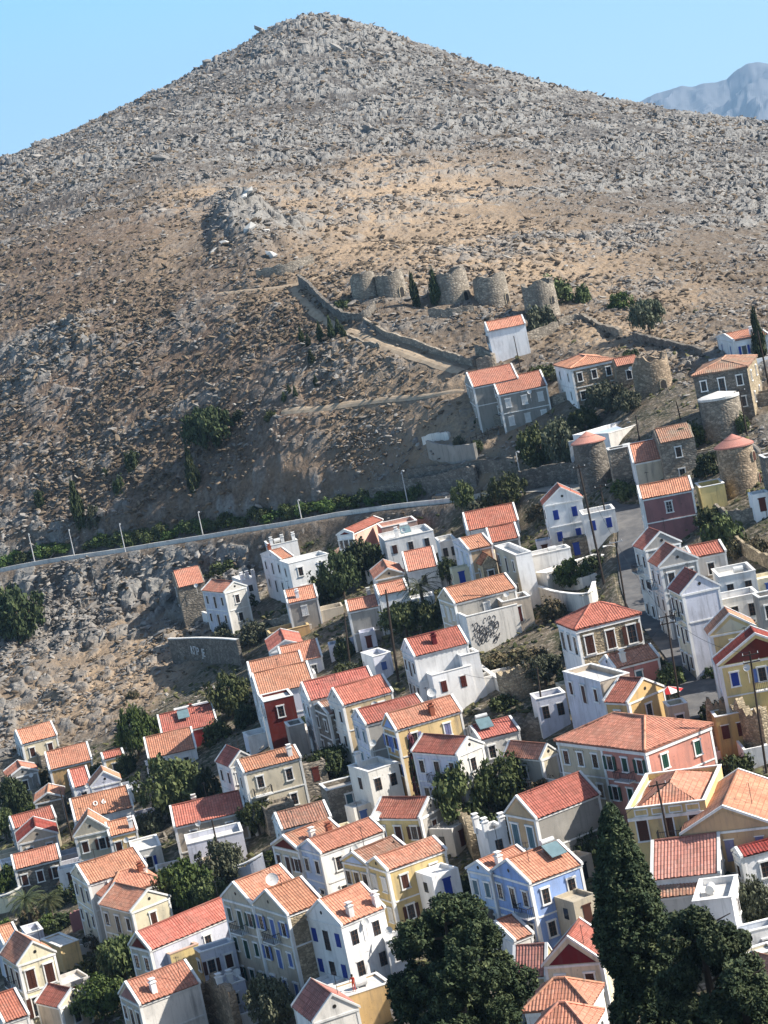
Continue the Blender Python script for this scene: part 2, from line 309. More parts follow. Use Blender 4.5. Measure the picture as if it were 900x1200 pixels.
disp = nat*(r1*2.3*dens*(.65+.6*mount+.8*cliff+1.2*outc) + r2*1.9*dens*(.35+.5*mount+1.2*outc+.5*cliff) + r3*1.0*(.6+.7*mount+.6*cliff)) + nat*(fbm(XX/60, YY/60, 51, 5)-.5)*7*np.clip((YY-430)/250, 0, 1)
disp += nat*(fbm(XX/9, YY/9, 61, 4)-.5)*2.2 + town*(fbm(XX/6, YY/6, 61, 3)-.5)*.5
disp += nat*cliff*(np.abs(fbm(XX/5.0, YY/8., 71, 4)-.5)*6 - 1) + crag*5.5*(.55+fbm(XX/6, YY/6, 92, 4)*.9) + outc*2.5*(1-np.abs(fbm(XX/8, YY/8, 91, 4)-.5)*4)
rd = np.full(XX.shape, 99.)
for pts, hw, bl in ROADS:
    for p, q in zip(pts[:-1:2], pts[2::2]):
        d = q[:2]-p[:2]; t = np.clip(((XX-p[0])*d[0]+(YY-p[1])*d[1])/(d@d), 0, 1); rd = np.minimum(rd, np.hypot(XX-p[0]-t*d[0], YY-p[1]-t*d[1])-hw)
rd2 = np.full(XX.shape, 99.)
for pts, hw in PATHS:
    for p, q in zip(pts[:-1:3], pts[3::3]):
        d = q[:2]-p[:2]; t = np.clip(((XX-p[0])*d[0]+(YY-p[1])*d[1])/(d@d), 0, 1); rd2 = np.minimum(rd2, np.hypot(XX-p[0]-t*d[0], YY-p[1]-t*d[1])-hw)
disp *= np.clip((rd-.5)/3.5, 0, 1)*np.clip((rd2+.4)/1.5, 0, 1)
disp *= np.clip((YY-60)/60, 0, 1)
ZD = ZZ + disp - .12*(rd < .5)
nr, nc = XX.shape; idx = np.arange(nr*nc).reshape(nr, nc)
F4 = np.stack([idx[:-1, :-1], idx[:-1, 1:], idx[1:, 1:], idx[1:, :-1]], -1).reshape(-1, 4)
m, b = base_mat('hillside_ground', .95, .05); N, Lk = nodes(m); geo = N.new('ShaderNodeNewGeometry'); pos = geo.outputs['Position']
def att(nm):
    a_ = N.new('ShaderNodeAttribute'); a_.attribute_name = nm; return a_.outputs['Fac']
nA = noise(N, Lk, .22, 8, pos, .7); nB = noise(N, Lk, 1.3, 6, pos, .65); nC = noise(N, Lk, .05, 4, pos)
soil = mixc(N, Lk, ramp(N, Lk, nB, .35, .7), (.085,.067,.052), (.19,.15,.112))
tanc = mixc(N, Lk, ramp(N, Lk, nB, .38, .66), (.40,.295,.195), (.20,.15,.105))
scr = mixc(N, Lk, ramp(N, Lk, nB, .38, .68), (.10,.07,.052), (.23,.165,.115))
col = mixc(N, Lk, att('tan'), soil, tanc); col = mixc(N, Lk, att('scrub'), col, scr)
tw = mixc(N, Lk, ramp(N, Lk, nA, .42, .6), (.16,.13,.095), (.055,.06,.035)); tw = mixc(N, Lk, ramp(N, Lk, nB, .5, .68), tw, (.33,.28,.22))
mt_ = mixc(N, Lk, ramp(N, Lk, nB, .35, .68), (.04,.037,.035), (.105,.097,.09)); col = mixc(N, Lk, att('mount'), col, mt_); col = mixc(N, Lk, att('town'), col, tw)
rockc = mixc(N, Lk, ramp(N, Lk, nB, .3, .7), (.12,.115,.108), (.29,.28,.26))
col = mixc(N, Lk, att('rock'), col, rockc)
Lk.new(col, b.inputs['Base Color']); bump(N, Lk, b, nB, .5, .8)
me = np_mesh('hillside', np.stack([XX, YY, ZD], -1).reshape(-1, 3), F4, [m], False)
rk = np.clip((r1*dens*3.2*(.6+.8*mount+cliff+outc) + r2*2.2*dens*(.4+mount+outc) + r3*2.2*(.35+.5*cliff+.3*mount)), 0, 1)*nat*(1-.35*scrub)
rk = np.clip(rk + outc*.9 + cliff*.25, 0, 1)*(1-.3*tan)
for nm, arr in (('tan', np.clip(tan*(.6+.8*fbm(XX/14, YY/14, 8)), 0, 1)), ('scrub', np.clip(scrub*(.5+.9*fbm(XX/18, YY/18, 9)), 0, 1)), ('town', town), ('mount', mount*.85*nat), ('rock', rk)):
    at = me.attributes.new(nm, 'FLOAT', 'POINT'); at.data.foreach_set('value', arr.astype(np.float32).ravel())
o = link('hillside', me); tag(o, kind='structure')
# rocks and scrub as uncountable cover
_t = (1+5**.5)/2
ICO = np.array([(-1,_t,0),(1,_t,0),(-1,-_t,0),(1,-_t,0),(0,-1,_t),(0,1,_t),(0,-1,-_t),(0,1,-_t),(_t,0,-1),(_t,0,1),(-_t,0,-1),(-_t,0,1)])/1.9
ICF = np.array([(0,11,5),(0,5,1),(0,1,7),(0,7,10),(0,10,11),(1,5,9),(5,11,4),(11,10,2),(10,7,6),(7,1,8),(3,9,4),(3,4,2),(3,2,6),(3,6,8),(3,8,9),(4,9,5),(2,4,11),(6,2,10),(8,6,7),(9,8,1)])
from math import pi
def scatter(name, npt, prob, smin, smax, mat, flat, seed, pw=2.5):
    g = np.random.default_rng(seed); i = g.integers(2, nr-6, npt*4); j = g.integers(10, nc-10, npt*4)
    pr = prob[i, j]; k = g.random(len(i)) < pr; i = i[k][:npt]; j = j[k][:npt]; n_ = len(i)
    X = XX[i, j]+g.normal(0, .6, n_); Y = YY[i, j]+g.normal(0, .6, n_); Z = ZD[i, j]
    s = smin+(smax-smin)*g.random(n_)**pw; s = s*np.clip(Y/650, .55, 1.5)
    V = ICO[None]*(1+g.normal(0, .22, (n_, 12, 1))); V = V*np.stack([1.1+.9*g.random(n_), .8+.4*g.random(n_), flat*(.7+.6*g.random(n_))], -1)[:, None]
    an = g.normal(.5, .7, n_); c_, s_ = np.cos(an), np.sin(an)
    V = np.stack([V[..., 0]*c_[:, None]-V[..., 1]*s_[:, None], V[..., 0]*s_[:, None]+V[..., 1]*c_[:, None], V[..., 2]+V[..., 0]*.35*g.normal(0, 1, n_)[:, None]], -1)*s[:, None, None]
    V = V + np.stack([X, Y, Z+s*.15], -1)[:, None]
    Fi = (ICF[None]+np.arange(n_)[:, None, None]*12).reshape(-1, 3)
    o = link(name, np_mesh(name, V.reshape(-1, 3), Fi, [mat])); return tag(o, kind='stuff')
m, b = base_mat('limestone', .92, .08); N, Lk = nodes(m); geo = N.new('ShaderNodeNewGeometry'); pos = geo.outputs['Position']
rc = mixc(N, Lk, geo.outputs['Random Per Island'], (.075,.07,.065), (.30,.285,.262)); rc = mixc(N, Lk, ramp(N, Lk, noise(N, Lk, 1.2, 4, pos), .45, .7), rc, (.30,.26,.22)); Lk.new(rc, b.inputs['Base Color'])
LIME = m
m, b = base_mat('pale_limestone', .92, .08); N, Lk = nodes(m); geo = N.new('ShaderNodeNewGeometry'); Lk.new(mixc(N, Lk, geo.outputs['Random Per Island'], (.32,.31,.29), (.54,.52,.485)), b.inputs['Base Color']); LIME2 = m
vis = (PXX > -90) & (PXX < 990) & (PYY < 1230) & (rd > 1.5) & (YY > 200) & (rd2 > .2)
scatter('loose_rocks', 150000, vis*nat*np.clip((fbm(XX/13, YY/17, 133, 4)-.36)*5, .1, 1)*np.clip(.08+.5*blob([(480,505,130,60,-8,1)])+.35*mount+dens*.5*(1-.6*scrub)+.6*cliff+outc-.1*tan, 0, 1), .14, .75, LIME, .6, 3, 3)
scatter('boulders', 4500, vis*nat*np.clip(-.15+.22*blob([(480,505,130,60,-8,1)])+dens*.5*(1-.8*scrub)*(1-.8*tan)+.25*cliff+outc, 0, 1), .6, 1.5, LIME, .65, 13, 3)
scatter('outcrop_boulders', 1100, vis*np.clip(crag+(outc > .55)*.25, 0, 1), .6, 1.7, LIME2, .9, 23, 2)
scatter('town_stones', 5000, vis*town*.3, .15, .6, LIME, .7, 4)
m, b = base_mat('dry_scrub_and_shade', .95, .05); N, Lk = nodes(m); geo = N.new('ShaderNodeNewGeometry')
Lk.new(mixc(N, Lk, geo.outputs['Random Per Island'], (.07,.055,.04), (.22,.17,.12)), b.inputs['Base Color'])
clump = np.clip((fbm(XX/16, YY/20, 123, 4)-.38)*5, .06, 1)
scatter('dry_scrub_and_shade', 95000, vis*nat*clump*np.clip(.12+.9*scrub+.25*tan+.3*mount, 0, 1)*(YY < 1280), .16, .75, m, .75, 5, 2)  # dry scrub; on the mountain its dark clumps also stand in for shadow
m, b = base_mat('low_green_scrub', .9, .05); N, Lk = nodes(m); geo = N.new('ShaderNodeNewGeometry')
Lk.new(mixc(N, Lk, geo.outputs['Random Per Island'], (.03,.042,.018), (.15,.14,.07)), b.inputs['Base Color'])
scatter('ground_cover', 30000, vis*town*np.clip((fbm(XX/11, YY/11, 66)-.36)*4, 0, 1), .2, .75, m, .8, 6, 1.5)
# far mountains across the sea
def far_mountain():
    Yf = 14000.; pts = [(690,160),(715,140),(745,126),(765,118),(783,112),(800,104),(815,101),(825,98),(840,101),(853,99),(865,88),(878,81),(892,78),(905,76),(940,70),(1000,66),(1080,80),(1150,120)]
    xs = []; zs = []; jg = lambda X: (fbm(X/300, X*0, 3, 5)-.5)*95
    for p in pts:
        r = ray(*p); xs.append(r[0]/r[1]*Yf); zs.append(r[2]/r[1]*Yf)
    X = np.linspace(xs[0]-1500, xs[-1], 420); Zr = np.interp(X, xs, zs)+jg(X)+25; D = np.linspace(-3500, 3000, 130)
    V = []
    for d in D:
        k = 1-abs(d)/(3500 if d < 0 else 3000)
        nn = fbm(X/420+9, np.full_like(X, d/420), 5, 5)-.5
        V.append(np.stack([X*(Yf+d)/Yf, np.full_like(X, Yf+d), -500+(Zr+500)*k**.8*(1+.0*nn)+nn*300*(1-k)**.5-np.abs(fbm(X/520+3, np.full_like(X, d/900), 15, 5)-.5)*900*(1-k)**.35+(fbm(X/260, np.full_like(X, d/260), 8, 5)-.5)*150*(.15+(1-k)**.5)], -1))
    V = np.array(V).reshape(-1, 3); nc_ = 420; idx = np.arange(len(V)).reshape(130, nc_)
    Fq = np.stack([idx[:-1, :-1], idx[:-1, 1:], idx[1:, 1:], idx[1:, :-1]], -1).reshape(-1, 4)
    o = link('far_mountain', np_mesh('far_mountain', V, Fq, [flatm('far_rock_hazed', (.15,.155,.17), .95, .05)], False)); tag(o, kind='structure')  # distance haze put into the rock colour: lighter and slightly blue
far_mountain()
sea = MB(); sea.add([(-30000,2500,-118),(30000,2500,-118),(30000,30000,-118),(-30000,30000,-118)], [(0,1,2,3)])
tag(sea.build('sea', flatm('sea_water', (.03,.10,.18), .25, .5)), kind='structure')
# roads
def strip(name, pts, hw, dz, mat, x0=None, x1=None, edge=0):
    V = []; Fq = []; 
    for i, p in enumerate(pts):
        d = pts[min(i+1, len(pts)-1)][:2]-pts[max(i-1, 0)][:2]; d = d/np.hypot(*d); nrm = np.array([-d[1], d[0]])
        for s_ in ((-hw, hw) if x0 is None else (x0, x1)):
            q = p[:2]+nrm*s_; V.append((q[0], q[1], p[2]+dz))
        if i: k = 2*i; Fq.append((k-2, k-1, k+1, k))
    mb = MB(); mb.add(V, Fq); return mb.build(name, mat)
m, b = base_mat('asphalt', .9, .1); N, Lk = nodes(m); g = N.new('ShaderNodeNewGeometry')
Lk.new(mixc(N, Lk, ramp(N, Lk, noise(N, Lk, .6, 6, g.outputs['Position']), .4, .7), (.105,.105,.108), (.17,.165,.16)), b.inputs['Base Color']); ASPH = m
m, b = base_mat('concrete_paving', .9, .1); N, Lk = nodes(m); g = N.new('ShaderNodeNewGeometry')
Lk.new(mixc(N, Lk, ramp(N, Lk, noise(N, Lk, .5, 6, g.outputs['Position']), .4, .68), (.36,.33,.28), (.2,.19,.17)), b.inputs['Base Color']); CONC = m
tag(strip('road', ROAD_A, 2.9, .02, CONC), kind='structure')
tag(strip('road', STREET[4:], 2.3, .03, ASPH), kind='structure')

m, b = base_mat('trodden_earth', .95, .05); N, Lk = nodes(m); g = N.new('ShaderNodeNewGeometry')
Lk.new(mixc(N, Lk, ramp(N, Lk, noise(N, Lk, .8, 6, g.outputs['Position']), .4, .7), (.42,.33,.235), (.28,.215,.15)), b.inputs['Base Color']); EARTH = m
for P_, hw in PATHS:
    V = []; F_ = []
    for i, p in enumerate(P_):
        d = P_[min(i+1, len(P_)-1)][:2]-P_[max(i-1, 0)][:2]; d = d/np.hypot(*d); nr_ = np.array([-d[1], d[0]])*hw*(.75+.5*vnoise(np.array([i/3.]), np.array([hw]))[0])
        for s_ in (-1, -.33, .33, 1): q = p[:2]+nr_*s_; V.append((q[0], q[1], float(T(q[0], q[1]))+(.28 if abs(s_) < 1 else .1)))
        if i:
            b_ = 4*i
            for k in range(3): F_.append((b_-4+k, b_-3+k, b_+1+k, b_+k))
    mb = MB(); mb.add(V, F_); tag(mb.build('dirt_path', EARTH), kind='structure')
# ------------------------------------------------------------ house builder
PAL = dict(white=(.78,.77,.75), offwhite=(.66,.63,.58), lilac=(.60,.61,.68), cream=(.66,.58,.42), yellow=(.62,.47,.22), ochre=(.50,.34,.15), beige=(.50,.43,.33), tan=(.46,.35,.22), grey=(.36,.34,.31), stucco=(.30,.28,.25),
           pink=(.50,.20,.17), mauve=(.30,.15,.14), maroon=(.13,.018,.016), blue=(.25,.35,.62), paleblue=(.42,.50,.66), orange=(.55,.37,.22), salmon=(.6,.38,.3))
SHC = dict(b=(.02,.05,.30), g=(.012,.06,.04), r=(.10,.022,.015), k=(.02,.02,.025), l=(.10,.17,.42), w=(.7,.7,.68), br=(.07,.025,.015), s=(.12,.2,.26), v=(.2,.2,.34), t=(.08,.16,.2), rd=(.35,.03,.02))
ROOF = dict(o=(.50,.225,.145), r=(.42,.145,.105), d=(.36,.19,.13), p=(.48,.21,.17), m=(.26,.055,.04), s=(.5,.19,.10))
def wallm(k):
    if k == 'stone': return stone((.29,.25,.20))
    if k == 'darkstone': return stone((.19,.17,.145))
    if k == 'brownstone': return stone((.31,.24,.17))
    if k == 'tanstone': return stone((.38,.31,.21), 2.2)
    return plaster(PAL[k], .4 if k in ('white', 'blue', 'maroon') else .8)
GLASS, gb = base_mat('window_glass', .15, .6); gb.inputs['Base Color'].default_value = (.02, .025, .03, 1)
TRIM = plaster((.74,.73,.70), .1)
IRON = flatm('wrought_iron', (.03,.03,.035), .6)
DISH = flatm('dish_enamel', (.66,.66,.64), .5)
WMESH = {}; WRND = random.Random(9)
def add_window(root, face, pos, z, wd, ht, col, frame=True, l=None, door=False):
    """a window (or door) on the right face (y=0, outward -y) or the left face (x=0, outward -x)"""
    key = (face, wd, ht, frame, door)
    if key not in WMESH:
        a = MB(); t = .14; d = .1
        if frame:
            a.box(-wd/2-t, -wd/2, -d, .0, -.0, ht); a.box(wd/2, wd/2+t, -d, 0, 0, ht); a.box(-wd/2-t-.06, wd/2+t+.06, -d-.07, 0, ht, ht+t*1.3)
            if not door: a.box(-wd/2-t-.06, wd/2+t+.06, -d-.08, 0, -.14, 0)
        else: a.box(-wd/2-.1, wd/2+.1, -.06, 0, ht, ht+.1)
        b = MB(); b.box(-wd/2, wd/2, -.035, 0, 0, ht)
        s = MB()
        n = 2
        for k in range(n):
            x0 = -wd/2+k*wd/n+.02; x1 = x0+wd/n-.04; s.box(x0, x1, -.075, -.035, .03, ht-.03)
            for q in range(int(ht/.22)): s.box(x0+.04, x1-.04, -.095, -.075, .1+q*.22, .2+q*.22)
        if face == 'L':
            for mb in (a, b, s): mb.v = [(y, -x, zz) for x, y, zz in mb.v]; mb.f = [f for f in mb.f]
        bars = MB()
        def bx(x0, x1, z0, z1):
            if face == 'R': bars.box(x0, x1, -.07, -.03, z0, z1)
            else: bars.box(-.07, -.03, -x1, -x0, z0, z1)
        bx(-.03, .03, 0, ht); bx(-wd/2, wd/2, ht*.62, ht*.62+.05); bx(-wd/2, wd/2, ht*.3, ht*.3+.05)
        for x_ in (-wd/2, wd/2-.06): bx(x_, x_+.06, 0, ht)
        def me(mb, nm):
            o_ = mb.build(nm, TRIM); m_ = o_.data; bpy.data.objects.remove(o_); return m_
        WMESH[key] = (me(a, 'window_frame'), b, s, bars)
        WMESH[key+('c',)] = {}
    global WRND
    opened = None
    if col not in ('k', 's', 'w', 't') and not door and frame and WRND.random() < .3: opened = col; col = 'k'
    fm, b, s, bars = WMESH[key]; cache = WMESH[key+('c',)]
    ck = (col,)
    if ck not in cache:
        c = SHC[col]; glass = col in ('k', 's')
        q = MB(); q.v = list((b if glass else s).v); q.f = list((b if glass else s).f); q.m = [0]*len(q.f)
        if not glass: q.add(b.v, b.f)
        o_ = q.build('p', GLASS if glass else flatm('shutter_paint', c, .6)); cache[ck] = o_.data; bpy.data.objects.remove(o_)
        if glass:
            o_ = bars.build('p', flatm('window_wood', (.09,.05,.035) if col == 'k' else (.5,.5,.5), .7)); cache['bar'+col] = o_.data; bpy.data.objects.remove(o_)
    w_ = link('door' if door else 'window', fm, root)
    w_.location = (pos, 0, z) if face == 'R' else (0, pos, z)
    link('pane' if col in ('k', 's') else ('door_leaf' if door else 'shutter'), cache[ck], w_)
    if col in ('k', 's'): link('glazing_bar', cache['bar'+col], w_)
    if opened:
        for sg in (-1, 1):
            ok = ('open', opened, sg)
            if ok not in cache:
                q = MB(); t_ = .16; x0, x1 = sorted((sg*(wd/2+t_), sg*(wd/2+t_+wd*.5)))
                if face == 'R': q.box(x0, x1, -.16, -.11, 0, ht)
                else: q.box(-.16, -.11, -x1, -x0, 0, ht)
                o_ = q.build('p', flatm('shutter_paint', SHC[opened], .6)); cache[ok] = o_.data; bpy.data.objects.remove(o_)
            link('shutter', cache[ok], w_)
    return w_
def roof_plane(mb, P0, eu, es, nrm, L, top, per=.32, amp=.045, uvs=None, seg=2):
    """corrugated clay tile plane: eave origin P0, unit vectors along the eave and up the slope; top(u) = slope length above eave position u"""
    nc = max(2, int(round(L/per))); pr = [(0, 0), (.18, .8), (.36, 1), (.54, .8), (.72, 0), (.86, -.12)]
    us = [(k+p)*L/nc for k in range(nc) for p, _ in pr]+[L]; hs = [h for k in range(nc) for _, h in pr]+[0]
    vs = []; fs = []
    for u, h in zip(us, hs):
        t = top(u)
        for j in range(seg+1):
            s_ = t*j/seg; jit = amp*h
            p = P0+eu*u+es*(s_+(0 if j else -.05*math.sin(u*9.1)))+nrm*(jit+.05*math.sin(u*.9+s_*.7+P0.x)); vs.append(p); uvs.append((u, s_))
    k = seg+1
    for i in range(len(us)-1):
        for j in range(seg): fs.append((i*k+j, (i+1)*k+j, (i+1)*k+j+1, i*k+j+1))
    mb.add(vs, fs)
def fit(h):
    """corner C from the terrain, then yaw, width and length that best reproduce the other two corners"""
    (Lx, Ly), (Cx, Cy), (Rx, Ry) = h['L'], h['C'], h['R']; H = h['H']
    g = gh(Cx, Cy, H, 170)
    if g is None: return None
    P0 = np.array([g[0], g[1], g[2]+H]); best = None; th0 = h.get('th'); lo, hi = (th0-.5, th0+.5) if th0 else (14, 98); pr0 = 57
    t_ = np.arange(1.2, 26, .1)
    for th in np.arange(lo, hi+.1, 1.):
        a = R_(th); U = np.array([-math.cos(a), math.sin(a)]); V = np.array([math.sin(a), math.cos(a)])
        def near(D, tx, ty, lim):
            px, py = proj(P0[0]+D[0]*t_, P0[1]+D[1]*t_, P0[2]); d = (px-tx)**2+(py-ty)**2 + np.maximum(t_-lim, 0)**2*6; i = np.argmin(d); return t_[i], d[i]
        w_, dw = near(U, Lx, Ly, 14); l_, dl = near(V, Rx, Ry, 20)
        c = dw+dl+((th-pr0)/7)**2*.6
        if best is None or c < best[0]: best = (c, th, w_, l_)
    _, th, w_, l_ = best
    if h.get('w'): w_ = h['w']
    if h.get('l'): l_ = h['l']
    return g, th, max(2.2, w_), max(2.2, l_)
def house(name, label, L, C, R, H, ty='gl', wl='white', wr=None, rf='o', **o):
    h = dict(L=L, C=C, R=R, H=H, **{k: o[k] for k in ('th', 'w', 'l') if k in o}); ft = fit(h)
    if ft is None: print('NOFIT', name, C); return None
    g, th, w_, l_ = ft; wr = wr or wl
    rz = math.pi/2-R_(th); root = empty(name, g, rz); tag(root, label, o.get('cat', 'house'), o.get('group'))
    root['dim'] = '' ; del root['dim']
    ca, sa = math.cos(rz), math.sin(rz)
    cs = [(g[0]+x*ca-y*sa, g[1]+x*sa+y*ca) for x in (0, l_*.5, l_) for y in (0, w_*.5, w_)]
    zb = min(T([c[0] for c in cs], [c[1] for c in cs]))-g[2]-1.0; zb = max(zb, -7.)
    span = w_ if ty == 'gl' else l_
    rr = o.get('rise', min(.23*span, 2.2)) if ty in ('gl', 'gr') else (o.get('rise', min(.2*min(w_, l_), 2.)) if ty == 'hip' else 0)
    # walls: material 0 = left side colour, 1 = right side colour
    mb = MB(); E = H
    v = [(0,0,zb),(l_,0,zb),(l_,w_,zb),(0,w_,zb),(0,0,E),(l_,0,E),(l_,w_,E),(0,w_,E)]
    if ty == 'gl':
        v += [(0,w_/2,E+rr),(l_,w_/2,E+rr)]
        mb.add(v, [(0,4,8,7,3),(1,2,6,9,5)], 0); mb.add(v, [(0,1,5,4),(2,3,7,6)], 1); mb.add(v, [(4,5,9,8),(6,7,8,9)], 1)
    elif ty == 'gr':
        v += [(l_/2,0,E+rr),(l_/2,w_,E+rr)]
        mb.add(v, [(0,4,7,3),(1,2,6,5)], 0); mb.add(v, [(0,1,5,8,4),(2,3,7,9,6)], 1); mb.add(v, [(4,8,9,7),(5,6,9,8)], 1)
    elif ty in ('flat', 'ruin'):
        pt = .28; pd = o.get('pd', .55)  # parapet thickness and height above the roof deck
        mb.add(v, [(0,4,7,3),(1,2,6,5)], 0); mb.add(v, [(0,1,5,4),(2,3,7,6)], 1)
        iv = [(pt,pt,E),(l_-pt,pt,E),(l_-pt,w_-pt,E),(pt,w_-pt,E)]; dv = [(x,y,E-pd) for x, y, _ in iv]
        mb.add(v[4:]+iv+dv, [(0,1,5,4),(1,2,6,5),(2,3,7,6),(3,0,4,7),(4,5,9,8),(5,6,10,9),(6,7,11,10),(7,4,8,11)], 1); mb.add(dv, [(0,1,2,3)], 2)
    else:
        mb.add(v, [(0,4,7,3),(1,2,6,5)], 0); mb.add(v, [(0,1,5,4),(2,3,7,6),(4,5,6,7)], 1)
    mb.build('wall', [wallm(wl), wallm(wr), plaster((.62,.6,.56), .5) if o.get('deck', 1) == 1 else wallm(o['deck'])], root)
    # roof
    if ty in ('gl', 'gr', 'hip'):
        rb = MB(); uvs = []; ov = .22; V3 = Vector
        if ty in ('gl', 'gr'):
            half = span/2; sl = math.hypot(half, rr); c_, s_ = half/sl, rr/sl; ln = l_ if ty == 'gl' else w_; go = .12 if not o.get('par', 1) else -.22
            for side in (0, 1):
                if ty == 'gl':
                    P0 = V3((-go, -ov*c_, E-ov*s_)) if side == 0 else V3((ln+go, w_+ov*c_, E-ov*s_)); eu = V3((1,0,0)) if side == 0 else V3((-1,0,0)); es = V3((0, c_, s_)) if side == 0 else V3((0, -c_, s_))
                else:
                    P0 = V3((-ov*c_, ln+go, E-ov*s_)) if side == 0 else V3((l_+ov*c_, -go, E-ov*s_)); eu = V3((0,-1,0)) if side == 0 else V3((0,1,0)); es = V3((c_,0,s_)) if side == 0 else V3((-c_,0,s_))
                nrm = eu.cross(es)
                LL_ = ln+2*go; roof_plane(rb, P0+nrm*.10, eu, es, nrm, LL_, lambda u: sl+ov, uvs=uvs)
                b0 = len(rb.v); p = [P0-nrm*.01, P0+eu*LL_-nrm*.01, P0+eu*LL_+es*(sl+ov)-nrm*.01, P0+es*(sl+ov)-nrm*.01]; q = [a+nrm*.12 for a in p]
                rb.add(p+q, [(0,3,2,1),(0,1,5,4),(1,2,6,5),(3,0,4,7)]); uvs += [(0,0)]*8
            # ridge tiles
            rp = MB(); 
            a, b_ = (V3((-go, w_/2, E+rr+.16)), V3((l_+go, w_/2, E+rr+.16))) if ty == 'gl' else (V3((l_/2, -go, E+rr+.16)), V3((l_/2, w_+go, E+rr+.16)))
            rb.tube([a, b_], .11, 6); uvs += [(0, 0)]*12
        else:
            oh = .25; x0, x1, y0, y1 = -oh, l_+oh, -oh, w_+oh; W_ = y1-y0; Lh = x1-x0; mn = min(W_, Lh)/2; hr = rr; slp = math.hypot(mn, hr); cc, ss = mn/slp, hr/slp
            for P0, eu, inn, ln in ((V3((x0,y0,E)), V3((1,0,0)), V3((0,1,0)), Lh), (V3((x1,y0,E)), V3((0,1,0)), V3((-1,0,0)), W_), (V3((x1,y1,E)), V3((-1,0,0)), V3((0,-1,0)), Lh), (V3((x0,y1,E)), V3((0,-1,0)), V3((1,0,0)), W_)):
                es = inn*cc+V3((0,0,ss)); nrm = eu.cross(es)
                roof_plane(rb, P0+nrm*.1, eu, es, nrm, ln, (lambda ln: lambda u: max(0.01, min(u, ln-u, mn)*slp/mn))(ln), uvs=uvs)
                b0 = 0; p = [P0+V3((0,0,-.12)), P0+eu*ln+V3((0,0,-.12)), P0+eu*ln+V3((0,0,.1)), P0+V3((0,0,.1))]; rb.add(p, [(0,1,2,3)]); uvs += [(0,0)]*4
            zr = E+rr+.16; r0 = V3((x0+mn, y0+mn, zr)); r1 = V3((x1-mn, y1-mn, zr)) if True else None
            if Lh > W_: r1 = V3((x1-mn, y0+mn, zr)); cor = [(V3((x0,y0,E+.12)), r0), (V3((x0,y1,E+.12)), r0), (V3((x1,y0,E+.12)), r1), (V3((x1,y1,E+.12)), r1)]
            else: r1 = V3((x0+mn, y1-mn, zr)); cor = [(V3((x0,y0,E+.12)), r0), (V3((x1,y0,E+.12)), r0), (V3((x0,y1,E+.12)), r1), (V3((x1,y1,E+.12)), r1)]
            hp = MB()
            for a, b_ in cor+[(r0, r1)]:
                if (b_-a).length > .1: hp.tube([a, b_], .13, 6)
        ro = rb.build('roof', tiles(ROOF[rf], o.get('patch', .3)), root)
        ul = ro.data.uv_layers.new(name='UVMap'); lv = np.zeros(len(ro.data.loops), np.int32); ro.data.loops.foreach_get('vertex_index', lv)
        ul.data.foreach_set('uv', np.array(uvs, np.float32)[lv].ravel())
        if ty == 'hip': hp.build('ridge_tiles', tiles(tuple(min(.8, c*1.15) for c in ROOF[rf]), .6), ro).data.uv_layers.new(name='UVMap')
    # white trim: cornice, pilasters, raised gable copings
    if ty != 'ruin' and o.get('trim', 1):
        tb = MB(); c = .1
        if ty == 'gl':
            tb.box(-c, l_+.03, -c, 0, E-.36, E-.14); tb.box(-c, 0, 0, w_, E-.36, E-.14)
            if o.get('par', 1):
                for x0, x1 in ((-.12, .17), (l_-.17, l_+.12)):
                    for ya, yb in ((-.22, w_/2), (w_+.22, w_/2)):
                        za = E-.22*rr/(w_/2); y_, z_ = (ya, za); p = [(x0, ya, za), (x1, ya, za), (x1, yb, E+rr), (x0, yb, E+rr)]
                        q = [(x, y, zz+.26) for x, y, zz in p]; tb.add(p+q, [(0,1,2,3),(4,7,6,5),(0,4,5,1),(1,5,6,2),(3,2,6,7),(0,3,7,4)])
        elif ty == 'gr':
            tb.box(-c, l_+.03, -c, 0, E-.36, E-.14); tb.box(-c, 0, 0, w_, E-.36, E-.14)
            if o.get('par', 1):
                for y0, y1 in ((-.12, .17), (w_-.17, w_+.12)):
                    for xa, xb in ((-.22, l_/2), (l_+.22, l_/2)):
                        za = E-.22*rr/(l_/2); p = [(xa, y0, za), (xa, y1, za), (xb, y1, E+rr), (xb, y0, E+rr)]
                        q = [(x, y, zz+.26) for x, y, zz in p]; tb.add(p+q, [(0,1,2,3),(4,7,6,5),(0,4,5,1),(1,5,6,2),(3,2,6,7),(0,3,7,4)])
        elif ty == 'hip':
            tb.box(-c-.06, l_, -c-.06, 0, E-.5, E-.14); tb.box(-c-.06, 0, 0, w_, E-.5, E-.14)
        else:
            k = .06
            tb.box(-k, l_+k, -k, .3, E, E+.1); tb.box(-k, l_+k, w_-.3, w_+k, E, E+.1); tb.box(-k, .3, .3, w_-.3, E, E+.1); tb.box(l_-.3, l_+k, .3, w_-.3, E, E+.1)
        if o.get('pil', 1) and ty != 'flat':
            d = .05; tb.box(-d, .3, -d, 0, zb, E-.36); tb.box(-d, 0, 0, .3, zb, E-.36); tb.box(l_-.28, l_, -d, 0, zb, E-.36); tb.box(-d, 0, w_-.28, w_, zb, E-.36)
        if H > 6.4 and ty != 'flat' and o.get('band', 1): tb.box(-.09, 0, .3, w_-.28, H-3.7, H-3.54); tb.box(.3, l_-.28, -.09, 0, H-3.7, H-3.54)
        tb.build('cornice', TRIM if o.get('trimc') is None else plaster(PAL[o['trimc']], .3), root)
